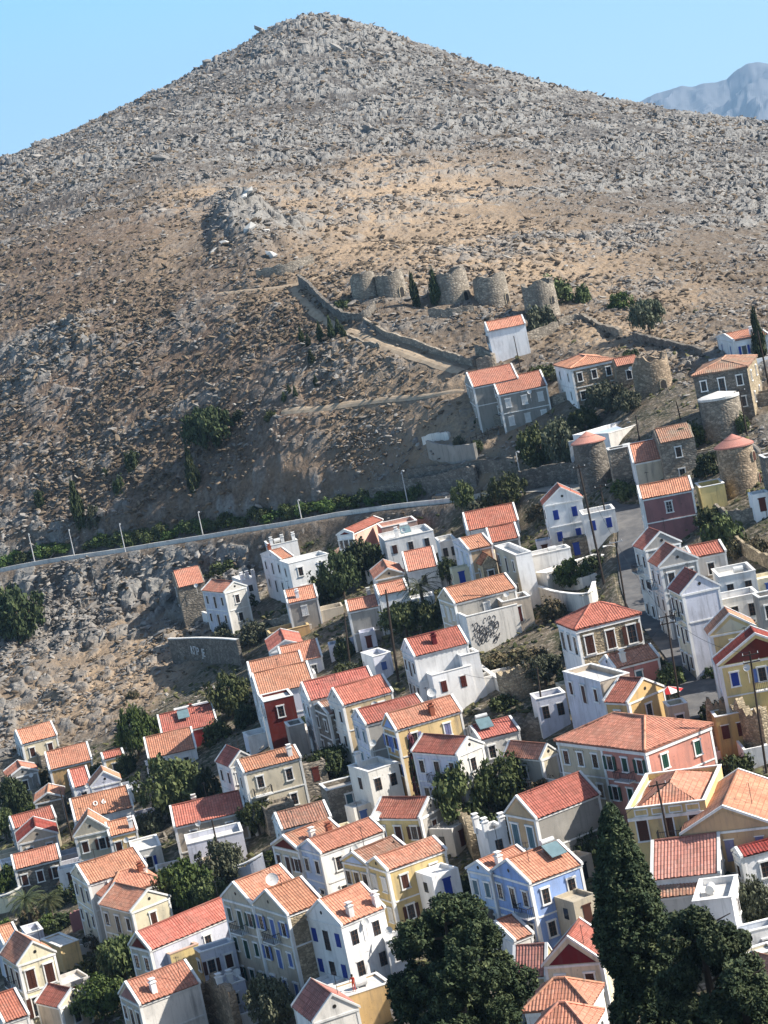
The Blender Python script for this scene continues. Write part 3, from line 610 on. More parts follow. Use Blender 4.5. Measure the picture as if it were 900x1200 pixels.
        if ty in ('gl', 'gr') and o.get('ped'):
            pb = MB(); k = .045
            if ty == 'gl': pb.add([(-k, .5, E-.05), (-k, w_-.5, E-.05), (-k, w_/2, E+rr*(1-1/(w_))-.1)], [(0,2,1)])
            else: pb.add([(.5, -k, E-.05), (l_-.5, -k, E-.05), (l_/2, -k, E+rr*(1-1/l_)-.1)], [(0,1,2)])
            pb.build('pediment', plaster(PAL[o['ped']], .2), root)
        elif ty in ('gl', 'gr') and rr > .9 and o.get('vent', 1):
            vb = MB()
            for k in range(10):
                pass
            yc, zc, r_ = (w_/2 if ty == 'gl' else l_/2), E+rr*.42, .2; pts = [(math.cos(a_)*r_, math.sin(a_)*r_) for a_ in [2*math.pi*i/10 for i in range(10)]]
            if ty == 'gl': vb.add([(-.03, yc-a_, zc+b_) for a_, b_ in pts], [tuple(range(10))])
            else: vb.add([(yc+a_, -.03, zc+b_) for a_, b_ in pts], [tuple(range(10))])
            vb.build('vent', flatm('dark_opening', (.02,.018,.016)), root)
    if o.get('inner'):
        rb = MB(); uvs = []; q_ = .7; x0, x1, y0, y1 = q_, l_-q_, q_, w_-q_; mn = min(x1-x0, y1-y0)/2; hr = o['inner']; E2 = E-o.get('pd', .55)+.05; slp = math.hypot(mn, hr); cc, ss = mn/slp, hr/slp; V3 = Vector
        for P0, eu, inn, ln in ((V3((x0,y0,E2)), V3((1,0,0)), V3((0,1,0)), x1-x0), (V3((x1,y0,E2)), V3((0,1,0)), V3((-1,0,0)), y1-y0), (V3((x1,y1,E2)), V3((-1,0,0)), V3((0,-1,0)), x1-x0), (V3((x0,y1,E2)), V3((0,-1,0)), V3((1,0,0)), y1-y0)):
            es = inn*cc+V3((0,0,ss)); nrm = eu.cross(es); roof_plane(rb, P0+nrm*.1, eu, es, nrm, ln, (lambda ln: lambda u: max(0.01, min(u, ln-u, mn)*slp/mn))(ln), uvs=uvs)
        ro = rb.build('roof', tiles(ROOF[rf], o.get('patch', .3)), root); ul = ro.data.uv_layers.new(name='UVMap'); lv = np.zeros(len(ro.data.loops), np.int32); ro.data.loops.foreach_get('vertex_index', lv); ul.data.foreach_set('uv', np.array(uvs, np.float32)[lv].ravel())
    if o.get('panels'):
        pb = MB(); ph = o['panels']
        for k in range(4): y0 = .6+k*(w_-1)/4; y1 = y0+(w_-1)/4-.35; [pb.box(-.06, 0, a_, b_, c_, d_) for a_, b_, c_, d_ in ((y0, y1, H-.25, H-.12), (y0, y1, H-ph, H-ph+.12), (y0, y0+.12, H-ph+.12, H-.25), (y1-.12, y1, H-ph+.12, H-.25))]
        pb.box(-.16, 0, 0, w_, H-ph-.4, H-ph-.1); pb.build('parapet_panels', TRIM, root)
    rv = random.Random(label); ex = dict(o)
    if H > 4 and ty in ('gl', 'gr') and not o.get('ant') and rv.random() < .75: o['ant'] = [(rv.uniform(.1, .9), rv.uniform(.1, .9))]
    if H > 4 and ty == 'gl' and not o.get('ch') and rv.random() < .3: o['ch'] = [(rv.uniform(.2, .85), rv.choice([.12, .85]), rv.choice(['white', 'offwhite', 'brick']))]
    if H > 4 and not o.get('dish') and rv.random() < .22: o['dish'] = [(rv.uniform(.3, .95), -.04, -rv.uniform(.6, 1.6), .4)] if ty != 'flat' else [(rv.uniform(.2, .9), .1, .5, .42)]
    if ty == 'flat' and l_ > 4.5 and H > 4.2 and not o.get('inner') and rv.random() < .5: o['tank'] = 1
    if o.get('tank'):
        tx, ty2 = l_*rv.uniform(.35, .75), w_*rv.uniform(.4, .7); zt = E-o.get('pd', .55); a = MB(); a.tube([(tx-.6, ty2, zt+.55), (tx+.6, ty2, zt+.55)], .42, 12); a.box(tx-.5, tx-.4, ty2-.3, ty2+.3, zt, zt+.2); a.box(tx+.4, tx+.5, ty2-.3, ty2+.3, zt, zt+.2); a.build('water_tank', DISH, root)
    # openings
    nL = o.get('nL', 3 if w_ > 6 else (2 if w_ > 3.8 else 1)); nR = o.get('nR', 2 if l_ > 5.5 else 1); cL = o.get('cL', 'k'); cR = o.get('cR', cL)
    fr = o.get('fr', 1); nst = o.get('ns', max(1, int((H+.4)//3.2))); tall = o.get('tall', 0)
    for st in range(nst):
        for face, n_, ln, cc_ in (('L', nL, w_, cL), ('R', nR, l_, cR)):
            for k in range(n_):
                if face == 'R' and st and o.get('nRlow') is not None and k >= o['nRlow']: continue
                col = cc_[k % len(cc_)] if isinstance(cc_, (list, tuple)) else cc_
                isd = (face == 'L' and n_ == 3 and k == 1) or (face == o.get('df') and k == o.get('dk', 0) and st == nst-1)
                pos = ln*(k+.5)/n_ if n_ > 1 else ln*.5
                wd, ht = (.9, 2.15) if isd else ((.8, 1.5) if not tall else (1.05, 2.3)); top = H-1.05-st*3.35
                if ln < 3.4 and n_ == 1: wd, ht = .8, 1.2; isd = False
                if top-ht < zb+.5: continue
                add_window(root, face, pos, top-ht, wd, ht, col, bool(fr), door=isd)
    # extras
    if o.get('bal'):
        for face, k in o['bal']:
            ln = w_ if face == 'L' else l_; n_ = nL if face == 'L' else nR; pos = ln*(k+.5)/n_; zf = H-1.05-2.25-.1; a = MB(); bw = o.get('bw', 1.2); D = .95
            bx = (lambda x0,x1,y0,y1,z0,z1: a.box(x0,x1,y0,y1,z0,z1)) if face == 'R' else (lambda x0,x1,y0,y1,z0,z1: a.box(y0,y1,-x1+0,-x0+0,z0,z1))
            off = pos if face == 'R' else -pos
            bx(off-bw, off+bw, -D, -.01, zf-.14, zf); bn = a; a = MB()
            for q in range(13): xx = off-bw+.03+q*(2*bw-.06)/12; bx(xx-.015, xx+.015, -D+.02, -D+.05, zf, zf+.95)
            for q in range(5):
                for sx in (-1, 1): xx = off+sx*(bw-.03); yy = -D+.05+q*.2; bx(xx-.015, xx+.015, yy, yy+.03, zf, zf+.95)
            bx(off-bw, off+bw, -D, -D+.06, zf+.95, zf+1.); bx(off-bw, off-bw+.06, -D, 0, zf+.95, zf+1.); bx(off+bw-.06, off+bw, -D, 0, zf+.95, zf+1.)
            bo = bn.build('balcony', TRIM, root); a.build('railing', IRON, bo)
    for cpos in o.get('ch', []):   # chimneys at fractions of the footprint
        fx, fy = cpos[:2]; kind = cpos[2] if len(cpos) > 2 else 'white'; x, y = fx*l_, fy*w_
        zt = E + (rr*(1-abs(y-w_/2)/(w_/2)) if ty == 'gl' else rr*(1-abs(x-l_/2)/(l_/2)) if ty == 'gr' else rr*.6 if ty == 'hip' else 0)
        a = MB(); a.box(x-.3, x+.3, y-.3, y+.3, zt-.6, zt+1.1); a.box(x-.38, x+.38, y-.38, y+.38, zt+1.1, zt+1.22); a.box(x-.2, x+.2, y-.2, y+.2, zt+1.22, zt+1.5); a.box(x-.33, x+.33, y-.33, y+.33, zt+1.5, zt+1.58)
        a.build('chimney', wallm(kind) if kind != 'brick' else flatm('chimney_brick', (.28,.09,.05), .9), root)
    for dpos in o.get('dish', []):
        x, y, z = dpos[0]*l_, dpos[1]*w_, H+dpos[2]; a = MB(); a.tube([(x, y, z-1.2), (x, y, z+.5)], .035, 6); a.tube([(x, y, z+.5), (x-.45, y-.45, z+.8)], .02, 4)
        dr = Vector((-.35, -.8, .5)).normalized(); ax = dr.cross(Vector((0, 0, 1))).normalized(); ay = ax.cross(dr); c0 = Vector((x, y, z+.5)); vs = [c0]; fs = []; Rr = dpos[3] if len(dpos) > 3 else .5
        for r_, d_ in ((.4, .03), (.75, .1), (1., .19)):
            for k in range(16): t = 2*math.pi*k/16; vs.append(c0+(ax*math.cos(t)+ay*math.sin(t))*Rr*r_+dr*d_*Rr*1.3)
        for k in range(16): fs.append((0, 1+k, 1+(k+1)%16))
        for q in range(2):
            for k in range(16): fs.append((1+q*16+k, 17+q*16+k, 17+q*16+(k+1)%16, 1+q*16+(k+1)%16))
        a.add(vs, fs); a.build('satellite_dish', DISH, root)
    for spos in o.get('sol', []):
        fx, fy = spos; x, y = fx*l_, fy*w_; zt = E + (rr*(1-abs(y-w_/2)/(w_/2)) if ty == 'gl' else rr*(1-abs(x-l_/2)/(l_/2)) if ty == 'gr' else 0); a = MB()
        a.add([(x-.9, y-1., zt+.25), (x+.9, y-1., zt+.25), (x+.9, y+.7, zt+1.15), (x-.9, y+.7, zt+1.15), (x-.9, y-1., zt+.17), (x+.9, y-1., zt+.17), (x+.9, y+.7, zt+1.07), (x-.9, y+.7, zt+1.07)], [(0,1,2,3),(4,7,6,5),(0,4,5,1),(1,5,6,2),(2,6,7,3),(3,7,4,0)], 0)
        for xx in (x-.8, x+.8): a.bar((xx, y+.7, zt-.2), (xx, y+.7, zt+1.1), .05, m=1)
        a.tube([(x-.75, y+.95, zt+1.35), (x+.75, y+.95, zt+1.35)], .27, 12, m=1)
        a.build('solar_heater', [flatm('collector_glass', (.16,.24,.26), .2, .6), DISH], root)
    for apos in o.get('ant', []):
        x, y = apos[0]*l_, apos[1]*w_; a = MB(); z0 = H+.3; a.tube([(x, y, z0-.5), (x, y, z0+3)], .03, 5)
        for q in range(5): a.bar((x-.3+.04*q, y, z0+2.9-.01*q), (x+.3-.04*q, y, z0+2.9), .02) if q == 0 else a.bar((x-.35+.05*q, y-.4+.2*q, z0+2.9), (x+.35-.05*q, y-.4+.2*q, z0+2.9), .02)
        a.build('aerial', IRON, root)
    HS[label] = dict(root=root, g=g, th=th, w=w_, l=l_, H=H, rr=rr, ty=ty, zb=zb)
    return root
HS = {}
# ------------------------------------------------------------ houses: left eave corner, near corner, right eave corner in the survey, wall height
h = house
# lower left cluster
h('cottage', 'small cream cottage with orange roof, topmost of the lower left cluster below the rocks', (17,864),(25,872),(67,863),4.2,'gl','white','cream','o',nR=2,cR='br')
h('cottage', 'shaded grey cottage with striped two-slope roof at the left edge under the cream cottage', (5,904),(10,912),(45,906),5,'gr','grey','grey','o',nR=1)
h('house', 'long brown-walled house with orange roof behind the red-roofed gabled house at lower left', (54,890),(58,902),(108,892),4.6,'gl','white','ochre','o',nR=1,cR='br')
h('cottage', 'little pale yellow cottage with narrow red tile strip beside the dark bush at lower left', (118,884),(121,890),(146,887),3.6,'gl','cream','yellow','r',rise=.5,nR=1)
h('house', 'low white house with bright red roof next to a purple gable at lower left', (80,911),(86,923),(107,918),4.6,'gl','white','lilac','r',nR=1)
h('house', 'narrow house with lilac gable front and half orange roof above the big marked roof', (105,915),(107,922),(141,915),5.2,'gr','white','lilac','o',nR=1,cR='k',rise=1.7)
h('house', 'broad white house whose large orange roof carries two white painted marks', (83,944),(88,962),(156,944),6,'gl','white','white','o',nR=2,ch=[(1.02,.2)],w=9)
h('cottage', 'small stone-fronted cottage with white-edged two-slope roof beside a dark pole at lower left', (43,930),(41,941),(74,935),4.5,'gr','stone','brownstone','o',nR=0)
h('house', 'grey house with long faded red roof at the left edge beside the yellow stair tower', (11,963),(16,971),(66,958),5.2,'gl','grey','grey','r',nR=2)
h('house', 'greyish cream gabled house with two tiny windows in front of the long faded red roof', (20,975),(22,988),(67,978),5.4,'gr','grey','beige','m',nR=2,ns=1,rise=1.5)
h('house', 'beige gable-fronted house with two red-brown shuttered windows at lower left', (88,971),(87,980),(127,971),7,'gr','white','beige','o',nR=2,ns=1,cR='br',rise=2.2)
h('house', 'small yellow house with square brown windows under a tile roof shaded by a tree', (124,970),(128,980),(161,971),5,'gl','white','yellow','o',nR=2,cR='br')
h('annex', 'small flat cream-roofed annex with blue door beside the leafy garden at lower left', (151,986),(156,999),(189,991),3.4,'flat','offwhite','offwhite',nR=1,cR='b',pd=.15,cat='outbuilding')
h('house', 'dark rubble stone house with a short orange roof strip at the left edge', (14,1007),(17,1019),(72,1008),5,'gl','darkstone','darkstone','o',nR=3,cR='br',ns=1,rise=1.2)
h('house', 'tall cream house with long orange roof behind the hip-roofed grey house with brick chimney', (83,1024),(103,1036),(172,1017),8.5,'gl','cream','offwhite','o',nR=1)
h('house', 'hip-roofed grey house with red brick chimney wedged behind the weathered cream house', (107,1041),(125,1053),(190,1030),6.5,'hip','grey','grey','o',nR=1,ch=[(.75,.35,'brick')],rise=1.8)
h('house', 'weathered cream-yellow house with shaded gable pediment and round vent at left', (116,1060),(154,1068),(199,1053),6.5,'gr','beige','cream','o',nL=3,nR=1,cR='br',cL='k',rise=1.6,patch=.6)
h('annex', 'flat-roofed ochre yellow shed half in shadow above the lower left corner', (48,1101),(70,1110),(92,1101),3.4,'flat','ochre','yellow',nR=0,nL=0,pd=.1,cat='outbuilding')
h('mansion', 'cream neoclassical house with tall brown shuttered windows and white pediment in the lower left corner', (1,1117),(21,1130),(64,1116),8.5,'gr','beige','cream','o',nL=3,nR=2,cR='br',tall=1,rise=1.9,bal=[('L',1)])
h('annex', 'low yellow building with red roof right of the lower left neoclassical house', (43,1170),(70,1180),(100,1158),4,'gr','beige','cream','r',nR=1,nL=0,rise=1.3,cat='outbuilding')
h('house', 'orange-red roofed house cut by the very bottom left corner', (-18,1178),(4,1198),(34,1190),5,'gl','offwhite','offwhite','r',nR=1)
h('house', 'house with pinkish orange roof at the left edge behind the cream neoclassical one', (-8,1094),(4,1106),(24,1099),5.5,'gl','lilac','lilac','o',nR=1)
h('annex', 'tiny lilac flat hut behind the cream neoclassical house at lower left', (25,1086),(31,1095),(50,1088),3.2,'flat','lilac','lilac',nR=0,nL=0,cat='outbuilding')
h('house', 'tall narrow house with pointed maroon pediment over a cream front and one small upper window', (151,1109),(175,1113),(206,1104),8.5,'gl','beige','lilac','r',nL=2,cL='k',nR=1,ped='maroon',ns=2,rise=1.6,l=15)
h('annex', 'two-tone annex, lilac left wall and bright yellow right wall, beside the maroon pediment house', (176,1109),(199,1119),(231,1104),6.8,'flat','lilac','yellow',nL=0,nR=0,dish=[(.5,.8,.6,.6)],trimc='salmon',cat='outbuilding')
h('house', 'flat-roofed white and ochre house between the two-tone annex and the tall beige pair', (231,1111),(234,1117),(274,1102),7.2,'flat','ochre','lilac',nR=2,cR='br',ns=2)
h('house', 'beige house with long orange roof above the roofless stone ruin at bottom left', (138,1168),(163,1177),(236,1156),7,'gl','beige','offwhite','o',nL=3,nR=0,ped='mauve',rise=1.8)
h('chapel', 'little bluish white building with tiny bell arches in the shade at bottom left', (243,1150),(257,1159),(287,1149),4.2,'flat','lilac','lilac',nL=0,nR=1,ch=[(.1,.1),(.5,.1)],cat='chapel')
h('house', 'maroon-walled house with solar panel lying on its red roof', (186,848),(190,862),(255,848),4.6,'gl','white','maroon','r',nR=0,sol=[(.45,.3)])
h('annex', 'flat lilac-white terrace block just behind the maroon-walled house', (204,831),(207,839),(252,830),4.2,'flat','lilac','lilac',nR=0,cat='outbuilding')
h('cottage', 'white cottage with plain orange roof directly below the maroon-walled house', (171,874),(174,889),(230,875),4.2,'gl','white','white','o',nR=2,cR='k')
h('shed', 'small orange-roofed shed beside the big round tree below the white cottage', (171,893),(174,900),(194,895),2.6,'gl','white','offwhite','o',nR=0,nL=0,rise=.5,cat='shed')
h('house', 'white house with narrow striped red roof squeezed against the big beige house', (254,890),(270,898),(298,886),8,'gr','white','grey','r',nL=2,cL='k',nR=2,rise=1.5)
h('house', 'large beige house with long patchy orange roof and white balustraded terrace, left of centre', (277,896),(285,905),(352,884),8.6,'gl','offwhite','beige','o',nR=2,nL=1,patch=.6,ch=[(.85,.15)],bal=[('R',0)])
h('house', 'yellow-beige house with red roof between the round tree and the grey blue block', (200,953),(204,969),(289,954),6.6,'gl','white','beige','r',nR=2,nL=1,cR='br')
h('annex', 'long flat white block with blue shaded wall in front of the red-roofed yellow-beige house', (215,979),(219,990),(286,980),5.8,'flat','white','lilac',nR=0,nL=0,pd=.6)  # white block; lilac right wall has bluish shade put into its colour
h('house', 'left half of the tall beige pair, with green shutters and iron balcony', (260,1051),(296,1061),(352,1040),10.5,'gl','beige','beige','o',nL=3,nR=0,cL='g',bal=[('L',1)],patch=.5,rise=2.0)
h('house', 'right half of the tall beige pair, with pale blue shutters and smooth orange roof', (296,1061),(336,1072),(379,1059),10.5,'gl','beige','tanstone','o',nL=3,nR=0,cL='l',bal=[('L',1)],patch=.1,rise=2.0,dish=[(.6,.95,1.4,.7)])
h('house', 'bright white house with dark blue shutters and two little chimneys near the bottom centre', (357,1078),(399,1084),(452,1068),8.6,'gl','white','white','o',nL=3,nR=2,cL=['b','k','b'],cR='k',ch=[(.3,.06),(.9,.06)],fr=0,pil=0,band=0,rise=2.1,ant=[(.1,.5)],patch=.15)
h('annex', 'white stepped stair block on the right side of the bright white house', (448,1095),(452,1104),(470,1097),4.5,'flat','white','white',nL=0,nR=1,cat='outbuilding')
h('house', 'white-walled house with brownish red roof partly under a dark tarpaulin', (320,960),(330,972),(388,956),7,'gl','white','grey','d',nL=1,nR=1,patch=.6)
h('house', 'house with pale yellow front under a maroon pediment, left of the violet-fronted house', (319,989),(350,997),(404,975),8.4,'gl','cream','cream','o',nL=3,nR=0,cL='br',ped='maroon',patch=.7)
h('house', 'narrow white house with violet front and long orange roof beside the maroon pediment', (350,996),(375,1000),(450,976),8.4,'gl','paleblue','white','o',nL=2,nR=2,cL='k',cR='k',patch=.2,ped='lilac')
h('house', 'yellow-fronted house with dull brown corrugated roof and pale blue pediment near the centre pole', (401,1008),(430,1014),(478,994),8.6,'gl','yellow','yellow','d',nL=3,nR=0,cL='k',ped='paleblue',patch=.9)
h('house', 'bright yellow house with patchy orange roof behind the tall dark conifer top', (430,1014),(453,1020),(523,997),8.6,'gl','yellow','yellow','o',nL=2,nR=2,cL='w',cR='br',patch=.7)
h('house', 'low yellow house with wide striped red roof facing left and white gable frame', (436,947),(492,958),(521,946),5.6,'gr','yellow','grey','r',nL=3,nR=1,cL='br',dish=[(-.05,.85,-.3,.6)],rise=1.5,th=38)
h('house', 'plain grey-white box house with a chimney stub and one dark window left of centre', (407,899),(431,905),(468,897),6.5,'flat','offwhite','offwhite',nL=1,nR=2,ch=[(.3,.9)],ns=2,fr=0)
h('annex', 'low stone-walled terrace block with green windows beside the plain grey-white box house', (374,919),(383,927),(430,916),4.8,'flat','stone','stone',nL=0,nR=1,cR='t',deck='grey')
h('house', 'tall white house with long red roof, left neighbour of the tan house, centre', (352,812),(362,821),(440,801),9,'gl','white','offwhite','r',nL=2,nR=0,cL='k',rise=1.9)
h('annex', 'narrow rubble house with tiny tile roof wedged between the tall white and tan houses', (366,828),(384,837),(396,834),7.5,'gl','darkstone','stone','d',nL=2,nR=0,rise=1.0,patch=.9)
h('house', 'tan house with white trim and smooth red roof in the centre', (385,820),(401,826),(460,810),8.8,'gl','offwhite','tan','r',nL=2,nR=2,cR='k',cL='k',patch=.15,rise=1.8)
h('house', 'white house with crimson roof between the tan and the blue-shuttered yellow houses', (413,840),(428,849),(499,829),8.8,'gl','lilac','grey','r',nL=2,nR=1,cL='t',patch=.3,dish=[(.05,-.05,-3,.45)])
h('house', 'yellow house with blue shutters, canopy terrace and violet pediment', (448,851),(463,855),(541,834),9,'gl','ochre','yellow','o',nL=3,nR=2,cL='l',cR='v',ped='blue',patch=.25,rise=1.6,dish=[(.75,.7,2.0,.6)])
h('house', 'white house with bold striped red roof and iron balcony beside the bougainvillea', (484,864),(536,884),(566,872),9,'gr','lilac','offwhite','r',nL=3,nR=1,cL='k',bal=[('L',1)],rise=1.3,th=50)
h('house', 'low house with dark red roof and large solar panel near the stone ruin', (546,855),(562,867),(608,853),4,'gl','white','offwhite','r',nL=1,nR=2,sol=[(.3,.35)],rise=1.0)
h('cottage', 'little white house with two-tier red roof at the top of the central row', (312,750),(317,764),(355,755),3.6,'gr','white','white','r',nL=0,nR=0,rise=1.2)
h('cottage', 'low white-lilac cottage with orange roof under the two-tier roof', (327,768),(332,779),(377,769),4,'gl','white','lilac','o',nL=0,nR=2,cR='s')
h('house', 'white-sided house with twin orange roofs behind the deep red wall', (289,783),(296,799),(358,787),8.2,'gl','white','white','o',nL=1,nR=0,w=9)
h('house', 'orange-roofed house just above the deep red wall, white edge bands', (296,800),(303,815),(368,801),7.8,'gl','white','lilac','o',nL=1,nR=1)
h('house', 'house with deep dark-red blank wall and one slim window, left of centre', (304,815),(309,823),(343,813),10,'flat','white','maroon',nL=2,nR=1,cR='k',ns=1,pd=.3)
h('hut', 'low white-blue garden hut below the deep red wall', (285,858),(290,864),(315,856),3,'flat','lilac','white',nL=0,nR=0,cat='outbuilding')
h('tower', 'small dark stucco tower block right of the deep red wall', (334,846),(338,852),(356,847),7,'flat','stucco','stucco',nL=0,nR=0,cat='outbuilding')
h('house', 'weathered stone house with orange roof at the far left of the upper row', (202,677),(208,689),(240,680),7.5,'gl','stone','stone','o',nL=1,nR=0,trim=0,cL='k')
h('house', 'white two-storey house with small orange roof right of the weathered stone house', (237,691),(263,694),(288,686),7.8,'gr','lilac','offwhite','o',nL=3,nR=1,cL='k',rise=1.3)
h('house', 'white block with saw-tooth parapet behind the small orange roof, left end of upper row', (272,676),(284,681),(299,675),5.5,'flat','white','white',nL=0,nR=1,ch=[(.1,.1),(.5,.1),(.95,.1)])
h('mansion', 'white mansion wing with small orange gable roof on the upper left terrace', (306,650),(329,656),(344,651),8.2,'gl','white','white','o',nL=3,nR=0,cL='k',rise=1.1)
h('mansion', 'bright white flat-roofed mansion with blue door beside the small orange gable', (328,656),(338,661),(385,647),8.4,'flat','white','white',nL=1,nR=2,cR=['k','b'],ns=2)
h('annex', 'white rooftop block with toothed parapet above the white mansion', (310,634),(316,640),(348,630),5.5,'flat','white','white',nL=0,nR=0,ch=[(.1,.1),(.5,.1),(.9,.1)])
h('house', 'dark grey-green stucco house with orange roof and arched white door', (334,700),(337,707),(372,700),6,'gl','white','stucco','o',nL=0,nR=1,cR='w')
h('wall_block', 'long low ochre yard wall block with yellow coping below the dark stucco house', (312,737),(316,743),(362,731),3.4,'flat','ochre','ochre',nL=0,nR=0,trimc='yellow',pd=1.2,cat='outbuilding')
h('house', 'white house with red roof and shaded balcony front just below the coast road', (394,620),(413,625),(447,607),6.6,'gl','white','salmon','r',nL=3,nR=0,cL='k',ped='maroon')
h('house', 'salmon pink walled low house behind the white one just below the coast road', (442,613),(447,619),(488,608),4.8,'flat','pink','salmon',nL=0,nR=1,deck='salmon')
h('house', 'square white house with tile strip, small window and wooden door below the coast road', (443,626),(451,634),(508,622),6,'flat','white','white',nL=0,nR=3,cR=['br','k','k'],ns=1,fr=0,sol=[(.5,.4)],ch=[(.3,.3)])
h('annex', 'small grey-roofed white annex right of the square white house', (510,630),(515,636),(534,632),4.2,'flat','white','offwhite',nL=0,nR=2,cR='k',ns=1,fr=0,cat='outbuilding')
h('house', 'tan house with low orange two-slope roof beside the palm', (435,668),(440,679),(473,671),6,'gr','offwhite','tan','o',nL=0,nR=0,rise=1.2)
h('house', 'white-walled house with bright orange roof behind the palm', (473,657),(477,670),(513,662),5,'gl','white','white','o',nL=0,nR=1,cR='k',fr=0)
h('house', 'white house with narrow orange roof strip left of the palm', (438,688),(444,698),(478,691),6.5,'gl','white','white','o',nL=2,nR=0,rise=.9)
h('house', 'grey plastered cube house with thin orange roof strip and blank wall, upper centre', (405,706),(408,717),(445,712),6.5,'gl','offwhite','grey','o',nL=0,nR=0,rise=.9)
h('house', 'beige house with long salmon roof and white double doors, upper centre', (515,698),(532,707),(603,684),7.5,'gl','beige','grey','o',nL=3,nR=1,cL='w',patch=.2)
h('terrace_house', 'white plastered terrace wall block covered with black graffiti scribbles', (524,714),(546,723),(607,711),6,'flat','white','offwhite',nL=0,nR=0,pd=1.)
h('annex', 'pale tan flat annex with dark red door beside the graffiti wall', (582,700),(588,706),(621,697),5.2,'flat','tan','beige',nL=0,nR=1,cR='r',df='R')
h('house', 'long white house with crimson roof under the roadside trees, upper centre', (544,612),(548,622),(608,610),4.8,'gl','white','white','r',nL=0,nR=1)
h('cottage', 'small house with short red roof just below the long crimson roof', (571,628),(575,636),(608,628),4.2,'gl','white','stucco','r',nL=0,nR=1)
h('house', 'tall tan house with slim white windows and pale orange roof, upper centre', (531,634),(549,645),(577,638),8.6,'gl','lilac','tan','o',nL=3,nR=0,cL='w',rise=1.)
h('annex', 'small tan house with striped dark orange roof between the two tall tan houses', (549,653),(565,662),(580,656),6.5,'gr','tan','tanstone','s',nL=2,nR=1,rise=1.2,trim=0)
h('house', 'tall flat-topped tan house with white corners beside the white bakery-like hall', (579,640),(604,651),(622,645),8.4,'flat','beige','white',nL=3,nR=0,cL='k')
h('hall', 'long low flat white hall above the street terrace', (604,650),(608,655),(668,640),6.5,'flat','white','white',nL=0,nR=0,cat='building')
h('terrace_house', 'flat white terrace roofs stepping down to the street in front of the blue-windowed house', (628,664),(640,672),(708,648),4,'flat','white','offwhite',nL=0,nR=1,cR='k',cat='building')
h('house', 'tall white house with bright blue windows at the top of the street', (635,586),(638,592),(682,584),8.6,'gr','white','white','r',nL=1,nR=2,cR='b',fr=0,pil=0,rise=2.0)
h('annex', 'flat white wing on the right side of the blue-windowed house, blue door', (680,598),(683,604),(720,594),6,'flat','white','white',nL=0,nR=2,cR='b',ns=1,fr=0)
# upper right
h('house', 'beige house with white-edged salmon roof behind the big mauve house', (738,534),(742,543),(800,531),6,'gl','white','beige','o',nL=0,nR=0,dish=[(1.0,.1,.3,.6)],patch=.1)
h('house', 'tall blank mauve-walled house with one white-framed window and layered red roofs', (746,574),(751,585),(812,571),9.5,'gl','white','mauve','o',nL=1,nR=1,cR='s',ns=1,nRlow=0,patch=.1,w=6)
h('annex', 'small bright yellow walled yard block between mauve house and stone mill', (815,566),(820,572),(849,566),4.5,'flat','yellow','yellow',nL=0,nR=0,deck='yellow',cat='outbuilding')
h('house', 'white house with blank whitewashed wall and orange roof just below the windmills', (561,380),(572,388),(615,377),6.6,'gl','white','white','o',nL=2,w=5,cL='br',nR=0,pil=0,band=0,rise=1.5)
h('house', 'two-storey grey plaster house with orange roof at the left end of the windmill terrace', (545,444),(554,454),(607,441),8.4,'gl','grey','stucco','o',nL=2,nR=1)
h('house', 'grey neoclassical stone house with pilasters and orange roof strip, front of the two grey ones', (575,454),(584,463),(641,452),6.8,'gl','grey','stucco','o',nL=2,nR=3,cR='w')
h('house', 'house with white left wall and brown stone side left of the round ruined mill', (649,425),(669,432),(720,424),7.8,'hip','white','brownstone','o',nL=2,nR=3,ns=2,rise=1.2,cR='k')
h('cottage', 'small brown stone lean-to with orange roof beside the round ruined mill', (717,426),(721,430),(749,424),5,'gl','brownstone','brownstone','o',nL=0,nR=1,trim=0,rise=1.)
h('house', 'square dark stone house with striped tile roof at the right edge', (811,436),(875,430),(890,421),8.2,'hip','darkstone','tanstone','d',nL=3,nR=2,th=16,ns=2,trim=0,patch=1.,rise=1.2)
h('house', 'low white house with blue windows at the upper right edge above the stone house', (840,394),(860,400),(900,389),4.8,'gl','white','white','o',nL=2,nR=2,cL='b',cR='b',rise=.8)
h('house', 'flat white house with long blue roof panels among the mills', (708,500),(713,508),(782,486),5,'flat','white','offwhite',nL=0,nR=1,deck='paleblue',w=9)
h('house', 'rubble stone house with sagging brown roof and rounded right corner among the mills', (765,510),(772,520),(813,509),6.5,'gl','stone','stone','d',nL=0,nR=1,trim=0,patch=1.,rise=1.5)
h('house', 'flat stone house front between the red-capped mill and the rounded stone house', (708,522),(713,528),(768,514),6.5,'flat','stone','stone',nL=0,nR=1,fr=0,deck='grey',w=3)
h('house', 'dark stone house cut by the right edge below the red cone mill', (890,532),(896,537),(925,528),8,'flat','darkstone','darkstone',nL=0,nR=1,fr=0)
h('annex', 'small blank white shed under the trees left of the red-capped mill', (663,513),(666,518),(690,511),4,'flat','white','white',nL=0,nR=0,cat='outbuilding')
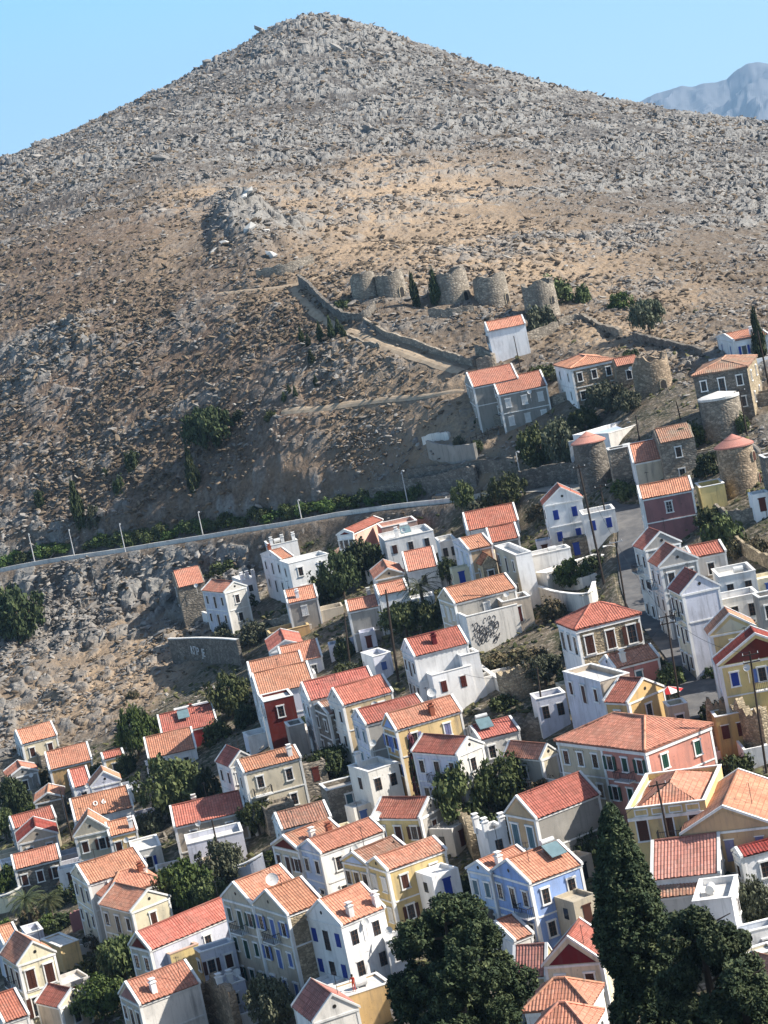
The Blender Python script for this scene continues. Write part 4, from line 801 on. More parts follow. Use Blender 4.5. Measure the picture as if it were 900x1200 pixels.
# right side of the street
h('house', 'tall cream house with striped roof, topmost on the right side of the street', (743,638),(756,644),(797,634),9.5,'gr','offwhite','grey','r',nL=2,nR=0,cL='k',bal=[('L',1)],rise=1.7)
h('house', 'weathered cream house with ornate cornice, second on the right side of the street', (761,656),(773,664),(817,654),9.5,'gr','offwhite','grey','r',nL=2,nR=2,cL='k',cR='k',bal=[('L',1)],rise=1.7)
h('house', 'low house with flat red-tiled shed roof and white plaster wall above the terraces at right', (800,644),(811,654),(851,648),6.5,'gl','white','offwhite','r',nL=0,nR=1,rise=.8,cR='k')
h('house', 'house with big blank pale-blue gable wall and striped roof beside the street', (784,688),(799,696),(843,686),10.5,'gr','cream','lilac','r',nL=3,nR=0,cL='k',bal=[('L',1)],rise=1.8)
h('house', 'white cube with open rooftop, topmost level of the terraced houses at right', (834,667),(843,677),(885,669),5.6,'flat','white','white',nL=0,nR=2,cR='k',ns=1,fr=0)
h('house', 'white terraced block with long white railings under the rooftop cube at right', (822,700),(829,707),(889,697),7,'flat','white','white',nL=1,nR=3,cR='k',fr=0,pd=.9)
h('house', 'yellow house with cream pediment, striped roof and one dark window at right', (828,735),(832,744),(884,732),10,'gr','white','yellow','o',nL=0,nR=1,cR='k',ns=1,ped='cream',rise=1.8,sol=[])
h('mansion', 'yellow mansion with dark red pediment and dark blue shutters at the right edge', (837,771),(842,780),(938,765),9.5,'gr','white','yellow','m',nL=0,nR=3,cR=['b','l','b'],ped='maroon',ns=1,rise=2.6,bal=[('R',1)])
h('house', 'low ochre house with dark red doors under the yellow mansion at the right edge', (833,833),(838,841),(892,830),5,'flat','ochre','ochre',nL=0,nR=3,cR='r',fr=0)
h('house', 'grey old house with dark windows at the far right edge beside the white steps', (882,695),(889,701),(925,692),7.5,'flat','grey','grey',nL=0,nR=2,cR='k',deck='grey')
h('mansion', 'stone mansion with smooth red hip roof and brown lattice shutters at the street corner', (653,731),(675,738),(750,723),9,'hip','white','tanstone','r',nL=3,nR=3,cR='br',cL='k',ns=1,tall=1,rise=1.8,patch=.05)
h('house', 'low pink-walled house with orange roof and pale door below the stone mansion', (703,777),(720,783),(773,771),5.4,'gl','lilac','pink','o',nL=1,nR=1,cR='t',)
h('house', 'tall pale lilac wall with three deep windows facing left, right of centre', (659,788),(703,799),(738,792),9,'flat','lilac','beige',nL=3,nR=0,cL='br',ns=1)
h('house', 'ochre gabled house with striped red roof beside the street corner pole', (708,818),(736,823),(777,803),6.8,'gr','ochre','ochre','r',nL=1,nR=1,cR='k',rise=1.8)
h('cottage', 'small cream house with dark door under the red and white umbrella', (778,822),(783,829),(804,821),4,'flat','cream','cream',nL=0,nR=1,cR='k')
h('mansion', 'broad double mansion under one orange hip roof, half beige and half pink', (647,867),(756,880),(834,853),9.2,'hip','pink','pink','o',nL=6,nR=2,cL=['g','g','g','k','k','k'],cR='g',bal=[('L',1)],rise=1.9,patch=.3,w=14.5)
h('annex', 'low grey and yellow building with striped orange roof left of the double mansion', (590,884),(634,889),(652,878),4.8,'gr','grey','cream','o',nL=1,nR=0,rise=1.2)
h('annex', 'small lilac-white house with two tiny windows among the stone ruins right of centre', (622,813),(628,820),(662,811),5,'flat','white','lilac',nL=0,nR=2,cR='k',ns=1,fr=0,deck='grey',cat='outbuilding')
h('house', 'grey stucco house with triangular shadow, red roof and orange-brown window front', (592,954),(627,959),(703,931),8.6,'gl','orange','stucco','r',nL=2,nR=0,cL='t',tall=1,patch=.1,ped='tan',dish=[(.15,-.03,-3.8,.7)],rise=2)
h('tower', 'white toothed-parapet tower beside the grey stucco house', (557,968),(570,976),(592,966),7.5,'flat','white','white',nL=0,nR=1,ch=[(.05,.1),(.9,.1),(.05,.9)],fr=0)
h('house', 'pale blue narrow house attached to the left of the vivid blue mansion', (547,1019),(575,1024),(622,1006),9.4,'gl','paleblue','paleblue','o',nL=2,nR=0,cL='t',patch=.2,ch=[(.3,.1)])
h('mansion', 'vivid blue neoclassical mansion with white cornices and orange roof', (575,1024),(620,1035),(683,1017),9.4,'gl','blue','blue','o',nL=3,nR=2,cL='k',cR='k',sol=[(.75,.3)],bal=[('L',0)],patch=.15,rise=1.7)
h('mansion', 'yellow mansion with heavy white panelled parapet and tall windows at lower right', (733,946),(826,938),(864,905),8,'flat','yellow','yellow',nL=3,nR=1,cL='br',tall=1,th=17,pd=.6,ns=1,bal=[('L',1)],inner=1.6,panels=.85,patch=.6)
h('house', 'wide ochre house with tan pediment and lilac window blinds at lower right', (798,974),(905,966),(945,930),6.4,'gl','orange','orange','o',nL=3,nR=0,cL='v',th=17,rise=2.2,fr=0,ped='orange')
h('house', 'white-edged house with banded pinkish red roof facing the viewer at lower right', (764,1028),(843,1021),(868,995),5,'gr','white','white','p',nL=0,nR=0,th=15,rise=2.4)
h('house', 'low house with old mottled brown tile roof in front of the banded pinkish roof', (762,1050),(826,1045),(843,1028),4,'gr','offwhite','offwhite','d',nL=0,nR=0,th=15,rise=1.6,patch=1.)
h('house', 'blank flat white block with grey shaded front at lower right', (812,1058),(857,1052),(880,1030),6.6,'flat','white','white',nL=0,nR=1,th=15,cR='k')
h('house', 'white house with dark red roof corner and pipe at the lower right edge', (862,1000),(868,1004),(918,992),5.4,'gl','white','white','m',nL=1,nR=1,cR='k')
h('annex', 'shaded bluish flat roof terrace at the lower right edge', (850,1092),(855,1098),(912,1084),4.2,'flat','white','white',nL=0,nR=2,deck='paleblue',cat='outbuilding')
h('annex', 'cream sunlit flat roof terrace at the lower right edge above the striped roof', (852,1120),(858,1128),(912,1110),3.8,'flat','white','cream',nL=0,nR=0,pd=.2,cat='outbuilding')
h('house', 'orange striped roof house cut by the lower right edge', (866,1150),(905,1160),(945,1140),5,'gr','white','white','o',nL=0,nR=0,rise=1.8)
h('house', 'house with banded pink-red roof between the two dark conifers', (601,1142),(640,1142),(652,1124),4.4,'gr','tan','tan','p',nL=0,nR=0,th=20,rise=2.2)
h('house', 'cream house with maroon pediment partly hidden behind the tall cypress', (637,1127),(705,1126),(725,1108),6.2,'gl','cream','cream','r',nL=2,nR=0,cL='br',th=20,ped='maroon',rise=2.4)
h('house', 'orange hip-roofed house at the bottom edge between the two dark conifers', (615,1182),(690,1180),(712,1160),4.6,'hip','white','white','o',nL=0,nR=0,th=20,rise=1.8)
h('house', 'orange roofed house cut by the bottom edge left of the tall cypress', (622,1212),(690,1210),(712,1190),4.6,'hip','white','white','o',nL=0,nR=0,th=20,rise=1.8)
h('cottage', 'small white gabled cottage peeking out behind the round conifer, orange roof', (565,1090),(602,1102),(622,1094),5.5,'gl','white','offwhite','o',nL=1,nR=0,patch=.6)
h('house', 'pinkish white house with striped red roof at the bottom centre beside the terrace', (342,1180),(368,1197),(422,1186),5.4,'gr','white','offwhite','p',nL=0,nR=0,rise=1.9)
h('terrace_house', 'flat cream roof terrace above an ochre wall at the bottom centre, person standing on it', (388,1157),(404,1169),(458,1153),4.6,'flat','ochre','ochre',nL=0,nR=0,pd=.12)
h('hut', 'bluish white garden hut with blue door left of the utility pole in the centre', (423,764),(437,770),(457,760),4,'flat','white','lilac',nL=0,nR=1,cR='l',fr=0,cat='outbuilding')
h('house', 'large white house with red roof and maroon chimney in the centre', (471,762),(485,769),(549,754),9.4,'gl','white','white','r',nL=3,nR=0,cL='k',ch=[(.45,.2,'maroon')],patch=.05,rise=1.8)
h('annex', 'white terrace block with dark red doors in front of the large white central house', (488,785),(506,792),(552,783),6.4,'flat','white','white',nL=1,nR=2,cR='r',fr=0,ns=1,pd=.7)
h('annex', 'plain white side block at the right of the large white central house', (533,764),(540,769),(561,763),6.6,'flat','white','white',nL=0,nR=0)

# walled yards and low side wings, only where no other house stands
def inrect(hh, x, y, m=.3):
    dx, dy = x-hh['g'][0], y-hh['g'][1]; rz = hh['root'].rotation_euler.z; c_, s_ = math.cos(rz), math.sin(rz); u, v = dx*c_+dy*s_, -dx*s_+dy*c_
    return -m < u < hh['l']+m and -m < v < hh['w']+m
EXT = []
rx = random.Random(5)
for lb, hh in list(HS.items()):
    rt_, H, l_, w_ = hh['root'], hh['H'], hh['l'], hh['w']; rz = rt_.rotation_euler.z; c_, s_ = math.cos(rz), math.sin(rz)
    if H < 3.8 or 'ruin' in lb or 'whitewashed' in lb or 'graffiti' in lb or 'white double doors' in lb or 'neoclassical stone' in lb or 'dark red blank' in lb or rt_['category'] == 'outbuilding': continue
    def free(x0, x1, y0, y1):
        for a in np.linspace(x0, x1, 6):
            for b_ in np.linspace(y0, y1, 6):
                X, Y = hh['g'][0]+a*c_-b_*s_, hh['g'][1]+a*s_+b_*c_
                if any(o is not hh and inrect(o, X, Y) for o in HS.values()): return False
                if any(abs(X-e[0]) < 1.5 and abs(Y-e[1]) < 1.5 for e in EXT): return False
                if min(np.hypot(STREET[:, 0]-X, STREET[:, 1]-Y)) < 3.2 or min(np.hypot(ROAD_A[:, 0]-X, ROAD_A[:, 1]-Y)) < 4: return False
        return True
    mat = wallm(rx.choice(['white', 'offwhite', 'white', 'cream', 'stone', 'offwhite', 'lilac', 'beige']))
    opts = []
    d = rx.uniform(2.2, 3.6); wv = rx.uniform(2.4, 4.5); x0 = rx.uniform(0, max(0.1, l_-wv)); opts.append((x0, x0+wv, -d, -.02))
    d2 = rx.uniform(2.2, 4.0); opts.append((l_+.02, l_+d2, 0.2, min(w_, rx.uniform(2.5, 5))))
    opts.append((-d, -.02, w_*.2, w_*.2+rx.uniform(2., 3.2)))
    rx.shuffle(opts); done = 0
    for x0, x1, y0, y1 in opts:
        if done >= 2 or not free(x0, x1, y0, y1): continue
        done += 1; gx = [hh['g'][0]+a*c_-b_*s_ for a in (x0, x1) for b_ in (y0, y1)]; gy = [hh['g'][1]+a*s_+b_*c_ for a in (x0, x1) for b_ in (y0, y1)]; tz = T(gx, gy); zb = float(min(tz))-hh['g'][2]-.8; gz = float(np.mean(tz))-hh['g'][2]
        if max(tz)-min(tz) > 2.2 or gz > H-2.5 or hh['g'][1] > 400: done -= 1; continue
        for X, Y in zip(gx, gy): EXT.append((X, Y))
        if rx.random() < .6 and H > 5:
            top = min(gz+rx.uniform(2.7, 3.4)+(3.1 if H > 8.5 and rx.random() < .4 else 0), H-1.2); a = MB(); p = .2
            a.add([(x0,y0,zb),(x1,y0,zb),(x1,y1,zb),(x0,y1,zb),(x0,y0,top),(x1,y0,top),(x1,y1,top),(x0,y1,top)], [(0,1,5,4),(1,2,6,5),(2,3,7,6),(3,0,4,7)])
            a.add([(x0,y0,top),(x1,y0,top),(x1,y1,top),(x0,y1,top),(x0+p,y0+p,top),(x1-p,y0+p,top),(x1-p,y1-p,top),(x0+p,y1-p,top),(x0+p,y0+p,top-.4),(x1-p,y0+p,top-.4),(x1-p,y1-p,top-.4),(x0+p,y1-p,top-.4)], [(0,1,5,4),(1,2,6,5),(2,3,7,6),(3,0,4,7),(4,5,9,8),(5,6,10,9),(6,7,11,10),(7,4,8,11),(8,9,10,11)])
            wing = a.build('side_wing', mat, rt_); b_ = MB(); xm = (x0+x1)/2; b_.box(xm-.45, xm+.45, y0-.05, y0, top-2.5, top-.75); b_.box(xm-.55, xm+.55, y0-.1, y0, top-.75, top-.6); b_.build('door', flatm('shutter_paint', SHC[rx.choice(['br', 'b', 'g', 'k', 'l', 'r'])], .6), wing)
            if rx.random() < .5: q = MB(); q.box(x0-.03, x0, (y0+y1)/2-.4, (y0+y1)/2+.4, top-2., top-.9); q.build('window', GLASS, wing)
        else:
            top = gz+rx.uniform(1.1, 1.9); a = MB(); t = .28
            ext = 1.3; X0, X1, Y0, Y1 = x0-(ext if x0 < 0 else 0), x1+(ext if x1 > l_ else 0), y0-(ext if y0 < 0 else 0), y1
            if y0 < 0: parts = [(X0, X1, Y0, Y0+t), (X0, X0+t, Y0+t, -.02), (X1-t, X1, Y0+t, -.02)]
            elif x0 < 0: parts = [(X0, X0+t, y0, y1), (X0+t, -.02, y0, y0+t), (X0+t, -.02, y1-t, y1)]
            else: parts = [(X1-t, X1, y0, y1), (l_+.02, X1-t, y0, y0+t), (l_+.02, X1-t, y1-t, y1)]
            for q in parts: a.box(*q, zb-1, top)
            a.build('yard_wall', mat, rt_)
            fl = MB(); fl.box(X0+t+.01, (X1-t-.01) if x0 >= 0 else -.03, (Y0+t+.01) if y0 < 0 else y0+t+.01, (-.03 if y0 < 0 else y1-t-.01), zb-.5, gz+.18); fl.build('yard_paving', CONC, rt_)
# ------------------------------------------------------------ windmills (ruined stone towers)
def depth_scale(p): return F0/(p[1]*cp-p[2]*sp)
def mill(label, cx, ty_, by, wpx, top='ruin', mat='stone', door=None, seed=1, cut=0, sunk=0):
    g = gh(cx, by-2); sc = depth_scale(g); R0 = wpx/2/sc; u = np.array([g[0], g[1]])/np.hypot(g[0], g[1]); cx_, cy_ = g[0]+u[0]*R0*.8, g[1]+u[1]*R0*.8
    Hh = (by-ty_)*.98/sc; zg = g[2]; root = empty('windmill_ruin' if top == 'ruin' else 'windmill_tower', (cx_, cy_, zg)); tag(root, label, 'windmill', 'old stone windmill towers')
    n = 40; rg = np.random.default_rng(seed); jag = np.zeros(n)
    if top == 'ruin':
        jag = (vnoise(np.arange(n)/5., np.zeros(n), seed)-.5)*1.9 + rg.normal(0, .12, n)
        if cut: jag -= cut*np.clip(np.cos(np.linspace(0, 2*math.pi, n)-2.8), 0, 1)**.7
        jag = np.minimum(jag, .35)
    rt_ = R0*.93; th_ = .75; prof = [(R0*1.02, -2.5), (R0, 0), (R0*.985, Hh*.25), (R0*.965, Hh*.5), (R0*.95, Hh*.75)]
    V = []; F_ = []
    for r_, z_ in prof: V += [((r_+rg.normal(0, .04))*math.cos(2*math.pi*k/n), r_*math.sin(2*math.pi*k/n), min(z_, Hh+jag[k]-.1)) for k in range(n)]
    V += [(rt_*math.cos(2*math.pi*k/n), rt_*math.sin(2*math.pi*k/n), Hh+jag[k]) for k in range(n)]
    V += [((rt_-th_)*math.cos(2*math.pi*k/n), (rt_-th_)*math.sin(2*math.pi*k/n), Hh+jag[k]) for k in range(n)]
    V += [((rt_-th_)*math.cos(2*math.pi*k/n), (rt_-th_)*math.sin(2*math.pi*k/n), Hh-2.6) for k in range(n)]
    for i in range(len(prof)+2):
        for k in range(n): F_.append((i*n+k, i*n+(k+1)%n, (i+1)*n+(k+1)%n, (i+1)*n+k))
    mb = MB(); mb.add(V, F_); b0 = (len(prof)+2)*n; mb.add([V[b0+k] for k in range(n)], [tuple(range(n))])
    mb.build('tower_wall', wallm(mat), root)
    if top == 'cone': a = MB(); a.ring([(rt_+.3, Hh-.05), (rt_+.3, Hh+.1), (.05, Hh+1.7)], 40); a.build('conical_roof', tiles(ROOF['p'], .2), root).data.uv_layers.new(name='UVMap')
    if top == 'cap': a = MB(); a.ring([(rt_+.2, Hh-.1), (rt_+.25, Hh+.25), (rt_*.9, Hh+.45), (.05, Hh+1.0)], 40); a.build('plaster_cap', plaster((.72,.70,.66), .3), root)
    for (ang, z0, wd, ht, col) in (door or []):
        a = MB(); an = R_(ang); c_, s_ = math.cos(an), math.sin(an); rr_ = R0*.99
        def pt(x, z, d): return ((rr_+d)*c_-x*s_, (rr_+d)*s_+x*c_, z)
        arch = [(-wd/2, z0), (wd/2, z0), (wd/2, z0+ht*.7)]+[(wd/2*math.cos(t), z0+ht*.7+ht*.3*math.sin(t)) for t in [math.pi*i/6 for i in range(1, 6)]]+[(-wd/2, z0+ht*.7)]
        m_ = len(arch); f = MB(); big = [(x*1.35, z0+(z-z0)*1.12) for x, z in arch]
        f.add([pt(x, z, .10) for x, z in big]+[pt(x, z, -.4) for x, z in big], [tuple(range(m_))]+[(i, i+m_, (i+1)%m_+m_, (i+1)%m_) for i in range(m_)])
        fo = f.build('door_surround' if z0 < 1 else 'window_surround', stone((.40,.34,.25), 2.5), root)
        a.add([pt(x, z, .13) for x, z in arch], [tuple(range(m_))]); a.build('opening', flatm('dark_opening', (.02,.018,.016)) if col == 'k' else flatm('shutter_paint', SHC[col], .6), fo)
    return root
D1 = lambda a, c='k': [(a, .0, 1.1, 2.1, c)]
mill('leftmost and lowest ruined windmill stub in the hilltop row', 430, 322, 356, 32, seed=3, cut=1.5)
mill('second ruined windmill stub from the left with a jagged lit right edge', 461, 321, 352, 36, seed=5, door=D1(-52), cut=.7)
mill('third ruined windmill of the hilltop row, tall, beside a slim dark cypress', 532, 318, 358, 44, seed=8, door=D1(-48), cut=.8)
mill('fourth ruined windmill of the hilltop row with an arched doorway in the sun', 579, 325, 361, 42, seed=11, door=D1(-40), cut=.5)
mill('fifth ruined windmill of the hilltop row, behind a pale bush', 637, 331, 374, 41, seed=14, door=[(-50, 2.5, .8, 1.4, 'k')], cut=.4)
mill('round ruined mill with dark doorway standing among the houses below the hilltop row', 768, 419, 463, 46, seed=17, door=D1(-68), cut=.6, mat='brownstone')
mill('round stone mill tower with a flat white plaster cap', 851, 468, 515, 50, 'cap', door=D1(-50, 'br'), seed=20)
mill('round mill tower with low red cone roof left of the flat stone house', 700, 519, 576, 40, 'cone', mat='darkstone', seed=23)
mill('large round mill tower with salmon cone roof and dark red doors at the right edge', 870, 524, 580, 46, 'cone', mat='brownstone', door=[(-20, .2, .9, 2., 'r'), (-35, 4.2, .8, 1.3, 'br')], seed=26)
mill('half-round stone turret at the corner of the sagging-roofed stone house', 806, 504, 546, 24, seed=29, mat='tanstone', door=[(-80, 3.2, .8, 1.2, 'k')])
# ------------------------------------------------------------ walls draped on the ground
def gwall(label, pix, hgt, th=.5, mat='stone', name='stone_wall', cope=None, jag=.25, dz=0, cat='wall', up=0):
    pts = [gh(x, y, dz) for x, y in pix]; P_ = smooth_line(pts, 8); V = []; F_ = []; n = len(P_); rg = np.random.default_rng(int(pix[0][0]*7+pix[0][1]))
    gz = T(P_[:, 0], P_[:, 1])
    for i, p in enumerate(P_):
        d = P_[min(i+1, n-1)][:2]-P_[max(i-1, 0)][:2]; d = d/np.hypot(*d); nr_ = np.array([-d[1], d[0]])*th/2; z1 = gz[i]+hgt+rg.normal(0, jag*.5)+up
        for s_ in (-1, 1):
            q = p[:2]+nr_*s_; V += [(q[0], q[1], gz[i]-1.5), (q[0], q[1], z1)]
        if i: b = 4*i; F_ += [(b-4, b, b+1, b-3), (b-1, b+3, b+2, b-2), (b-3, b+1, b+3, b-1)]
    F_ += [(0, 1, 3, 2), (4*n-4, 4*n-2, 4*n-1, 4*n-3)]
    mb = MB(); mb.add(V, F_)
    if not cope: return tag(mb.build(name, wallm(mat)), label, cat)
    root = empty(name, P_[0]); w_ = mb; w_.v = [(x-P_[0][0], y-P_[0][1], z-P_[0][2]) for x, y, z in w_.v]; w_.build('wall_body', wallm(mat), root)
    cb = MB(); k = []
    for i, p in enumerate(P_):
        d = P_[min(i+1, n-1)][:2]-P_[max(i-1, 0)][:2]; d = d/np.hypot(*d); nr_ = np.array([-d[1], d[0]])*(th/2+.08)
        z1 = gz[i]+hgt-P_[0][2]+jag*.5+up
        for s_ in (-1, 1): q = p[:2]+nr_*s_-P_[0][:2]; k += [(q[0], q[1], z1), (q[0], q[1], z1+.16)]
        if i: b = 4*i; cb.f += [(b-4, b, b+1, b-3), (b-1, b+3, b+2, b-2), (b-3, b+1, b+3, b-1), (b-4, b-2, b+2, b)]; cb.m += [0]*4
    cb.v = k; cb.build('coping', plaster(cope, .3), root); return tag(root, label, cat)
gwall('curved dry stone enclosure wall below the leftmost windmill stub', [(352,334),(366,345),(378,358),(392,370),(408,379),(428,378),(440,364)], 2.3, .7, 'darkstone')
gwall('isolated straight piece of thick dark stone wall left of the windmills', [(302,329),(335,321),(368,310)], 2.4, .8, 'stone')
gwall('long stone wall running down from the windmills beside the dirt path', [(428,380),(455,396),(490,407),(525,420),(556,430)], 1.4, .6)
gwall('short stone wall on the lower side of the dirt path under the windmills', [(404,394),(424,404),(446,408)], 1.0, .6)
gwall('rough retaining wall in front of the third windmill', [(503,371),(530,370),(556,366)], 1.6, .7)
gwall('broken stone wall between the whitewashed house and the pale bush', [(600,408),(630,398),(655,388)], 2.0, .8)
gwall('tumbled stone wall climbing right of the fifth windmill', [(655,382),(680,376),(700,384),(728,394)], 1.4, .8)
gwall('dark dry stone wall crossing the dry field left of the white house at upper right', [(744,398),(765,404),(795,410),(826,419)], 1.5, .7, 'darkstone')
gwall('small stone yard wall behind the whitewashed house', [(560,418),(580,428),(560,434)], 2.2, .8)
gwall('old grey retaining wall below the two grey houses', [(504,536),(530,541),(560,540)], 3.2, .6, 'stucco', 'retaining_wall')
gwall('white-topped stub of terrace wall above the old grey retaining wall', [(497,521),(515,517),(528,516)], 1.6, .6, 'offwhite', 'retaining_wall')
gwall('dry stone terrace wall above the dry yellow field', [(480,560),(520,555),(570,549),(606,545)], 1.7, .7, 'darkstone', 'retaining_wall')
gwall('dark stone retaining wall between the yellow field and the coast road', [(436,590),(480,581),(530,572),(560,566)], 3.2, .6, 'darkstone', 'retaining_wall')
gwall('tall shaded retaining wall beside the street lamp on the coast road', [(612,576),(650,569),(700,560)], 3.6, .6, 'darkstone', 'retaining_wall')
gwall('stone wall along the garden under the olive trees, upper right', [(560,500),(600,494),(640,478),(668,468)], 1.6, .6)
gwall('garden wall with small white posts on the left of the street', [(620,700),(650,712),(690,716),(700,702)], 2.3, .4, 'offwhite', 'garden_wall', (.74,.72,.68))
gwall('dark stone garden terrace wall with white coping and faded white painted letters', [(204,776),(240,776),(285,780)], 4.4, .5, 'darkstone', 'garden_wall', (.72,.71,.69), jag=0)
gwall('ruined rubble wall with a broken arch right of centre', [(590,822),(610,820),(626,812)], 4.0, .8, 'tanstone', 'ruined_wall', jag=1.0)
gwall('crumbling stone wall beside the solar panel house', [(603,872),(625,866),(648,858)], 2.6, .7, 'stone', 'ruined_wall', jag=.7)
gwall('sunlit rubble ruin wall beside the pink double mansion', [(835,880),(858,872),(880,880),(905,888)], 5.0, .9, 'tanstone', 'ruined_wall', jag=1.2)
gwall('ragged ruin wall with pointed gable stub behind the striped yellow house', [(522,985),(545,985),(560,1010)], 3.6, .7, 'tanstone', 'ruined_wall', jag=1.1)
gwall('roofless rubble ruin wall at the bottom left of centre', [(205,1215),(238,1200),(262,1198),(283,1215)], 4.6, .8, 'brownstone', 'ruined_wall', jag=.9)
gwall('low white garden wall beside the tall beige pair', [(262,1040),(290,1032),(312,1020)], 2., .4, 'lilac', 'garden_wall', (.74,.73,.72))
gwall('stone terrace wall along the slope under the white mansion', [(300,745),(330,738),(370,728)], 2.2, .5, 'stone', 'retaining_wall')
gwall('rubble wall bounding the dry plot in the centre right', [(560,812),(600,800),(650,792)], 1.6, .6, 'stone', 'retaining_wall')
gwall('white curved seating wall at the edge of the central dry plot', [(556,728),(590,734),(622,720)], .8, .5, 'white', 'garden_wall', (.78,.76,.72))
gwall('yellowish courtyard wall on the left edge beside the palms', [(-10,1072),(10,1068),(30,1058)], 2.2, .4, 'cream', 'garden_wall', (.74,.70,.62))
gwall('pinkish yard wall below the hip-roofed grey house', [(86,1092),(104,1086),(124,1092)], 2.4, .4, 'mauve', 'garden_wall')
for i, (pp, hh, mt, lb) in enumerate([
    ([(380,840),(400,868),(412,884)], 2., 'stone', 'small stone garden wall below the tan house in the centre'),
    ([(560,790),(575,802),(590,812)], 1.6, 'offwhite', 'pale stepped path wall by the terrace with dark red doors'),
    ([(232,1048),(250,1052),(262,1048)], 2.2, 'white', 'white gate wall left of the tall beige pair'),
    ([(300,1120),(330,1150),(345,1180)], 1.8, 'stone', 'stone alley wall under the tall beige pair'),
    ([(150,1105),(140,1140),(134,1165)], 2., 'offwhite', 'pale alley wall left of the maroon pediment house'),
    ([(190,905),(205,930),(200,948)], 1.6, 'stone', 'stone garden wall above the big round tree'),
    ([(285,935),(320,945),(345,948)], 1.8, 'darkstone', 'dark garden wall below the large beige house'),
    ([(540,910),(570,925),(600,930)], 2., 'offwhite', 'white garden wall behind the trees in the centre'),
    ([(690,1000),(712,985),(730,975)], 2.4, 'darkstone', 'dark yard wall left of the yellow parapet mansion'),
    ([(860,640),(880,655),(905,668)], 1.8, 'tanstone', 'sunlit rubble wall at the right edge above the terraces'),
    ([(840,605),(862,612),(900,606)], 1.6, 'stone', 'stone field wall below the salmon cone mill'),
    ([(240,600+130),(262,735),(290,728)], 2., 'white', 'white yard wall beside the small orange-roofed white house'),
    ([(20,905),(38,925),(50,935)], 2., 'stone', 'stone yard wall among the lower left cluster'),
    ([(395,660),(410,650),(430,640)], 2.4, 'salmon', 'faded pink yard wall below the coast road')]):
    gwall(lb, pp, hh, .4, mt, 'garden_wall', (.70,.68,.64) if mt in ('offwhite', 'white') else None)
# coast road parapet
def offset_line(pts, off):
    out = []
    for i, p in enumerate(pts):
        d = pts[min(i+1, len(pts)-1)][:2]-pts[max(i-1, 0)][:2]; d = d/np.hypot(*d); out.append(np.array([p[0]+d[1]*off, p[1]-d[0]*off, p[2]]))
    return np.array(out)
def ribbon(name, pts, th, z0, z1, mat):
    V = []; F_ = []; n = len(pts)
    for i, p in enumerate(pts):
        d = pts[min(i+1, n-1)][:2]-pts[max(i-1, 0)][:2]; d = d/np.hypot(*d); nr_ = np.array([-d[1], d[0]])*th/2
        for s_ in (-1, 1): q = p[:2]+nr_*s_; V += [(q[0], q[1], p[2]+z0), (q[0], q[1], p[2]+z1)]
        if i: b = 4*i; F_ += [(b-4, b, b+1, b-3), (b-1, b+3, b+2, b-2), (b-3, b+1, b+3, b-1)]
    mb = MB(); mb.add(V, F_); return mb.build(name, mat)
tag(ribbon('road_parapet', offset_line(ROAD_A[4:62], 3.15), .35, -2.6, .75, plaster((.60,.58,.54), .3)), 'long low pale parapet wall on the valley side of the coast road', 'wall')
# ------------------------------------------------------------ poles, lamps, cables
WOOD = flatm('tarred_wood', (.045,.032,.024), .9); GALV = flatm('galvanised_steel', (.5,.5,.5), .5)
TOPS = {}
def pole(key, label, top, base, arms=1, lamp=0, rad=.12, name='utility_pole'):
    g = gh(*base); sc = depth_scale(g); Hh = math.hypot(top[0]-base[0], top[1]-base[1])/sc*1.01
    # lean that brings the tip over the surveyed top
    vx, vy = proj(g[0], g[1], g[2]+Hh); dx = ((top[0]-vx)*cr-(vy-top[1])*-sr)/sc; dx = max(-.9, min(.9, dx))
    root = empty(name, g); tag(root, label, 'pole', 'wooden utility poles'); a = MB(); a.tube([(0,0,-1), (dx*.5,0,Hh*.5), (dx,0,Hh)], [rad*1.15, rad, rad*.75], 8); a.build('shaft', WOOD, root)
    for k in range(arms):
        z_ = Hh-.35-k*.8; b = MB(); b.bar((dx-.9, -.12, z_), (dx+.9, -.12, z_), .1, .12); ao = b.build('crossarm', WOOD if not lamp else GALV, root)
        c_ = MB(); [c_.tube([(dx+x, -.12, z_+.05), (dx+x, -.12, z_+.28)], [.05, .035], 6) for x in (-.8,)]; c_.build('insulator', DISH, ao)
        c2 = MB(); c2.tube([(dx+.8, -.12, z_+.05), (dx+.8, -.12, z_+.28)], [.05, .035], 6); c2.build('insulator', DISH, ao)
    if lamp:
        l_ = MB(); l_.tube([(dx, 0, Hh-1.), (dx-.8, -.4, Hh-.6), (dx-1.5, -.7, Hh-.5)], .04, 6); lo = l_.build('lamp_arm', GALV, root); q = MB(); q.tube([(dx-1.4, -.65, Hh-.52), (dx-1.9, -.88, Hh-.5)], [.09, .14], 8); q.build('lamp_head', DISH, lo)
    TOPS[key] = (g[0]+dx, g[1], g[2]+Hh-.2); return root
pole('a', 'tall dark utility pole beside the flat white terraces at the top of the street', (678,545), (708,684), 1, rad=.15)
pole('b', 'utility pole rising behind the blue-windowed house on its right', (703,568), (713,622), 1)
pole('c', 'utility pole with lamp arm in the middle of the upper street', (721,632), (734,716), 1, 1)
pole('d', 'utility pole with double crossarms along the shaded street', (780,718), (799,838), 2)
pole('e', 'black utility pole in front of the yellow mansion at the right edge', (878,762), (898,906), 2)
pole('f', 'utility pole with white lamp before the tall lilac wall', (722,783), (731,842), 0, 1)
pole('g', 'thick dark utility pole left of the large white central house', (459,690), (467,802), 0, rad=.18)
pole('h', 'thin pole in front of the terrace block with dark red doors', (521,779), (530,818), 0, rad=.1)
pole('i', 'leaning dark utility pole in front of the vivid blue mansion', (626,997), (650,1104), 1)
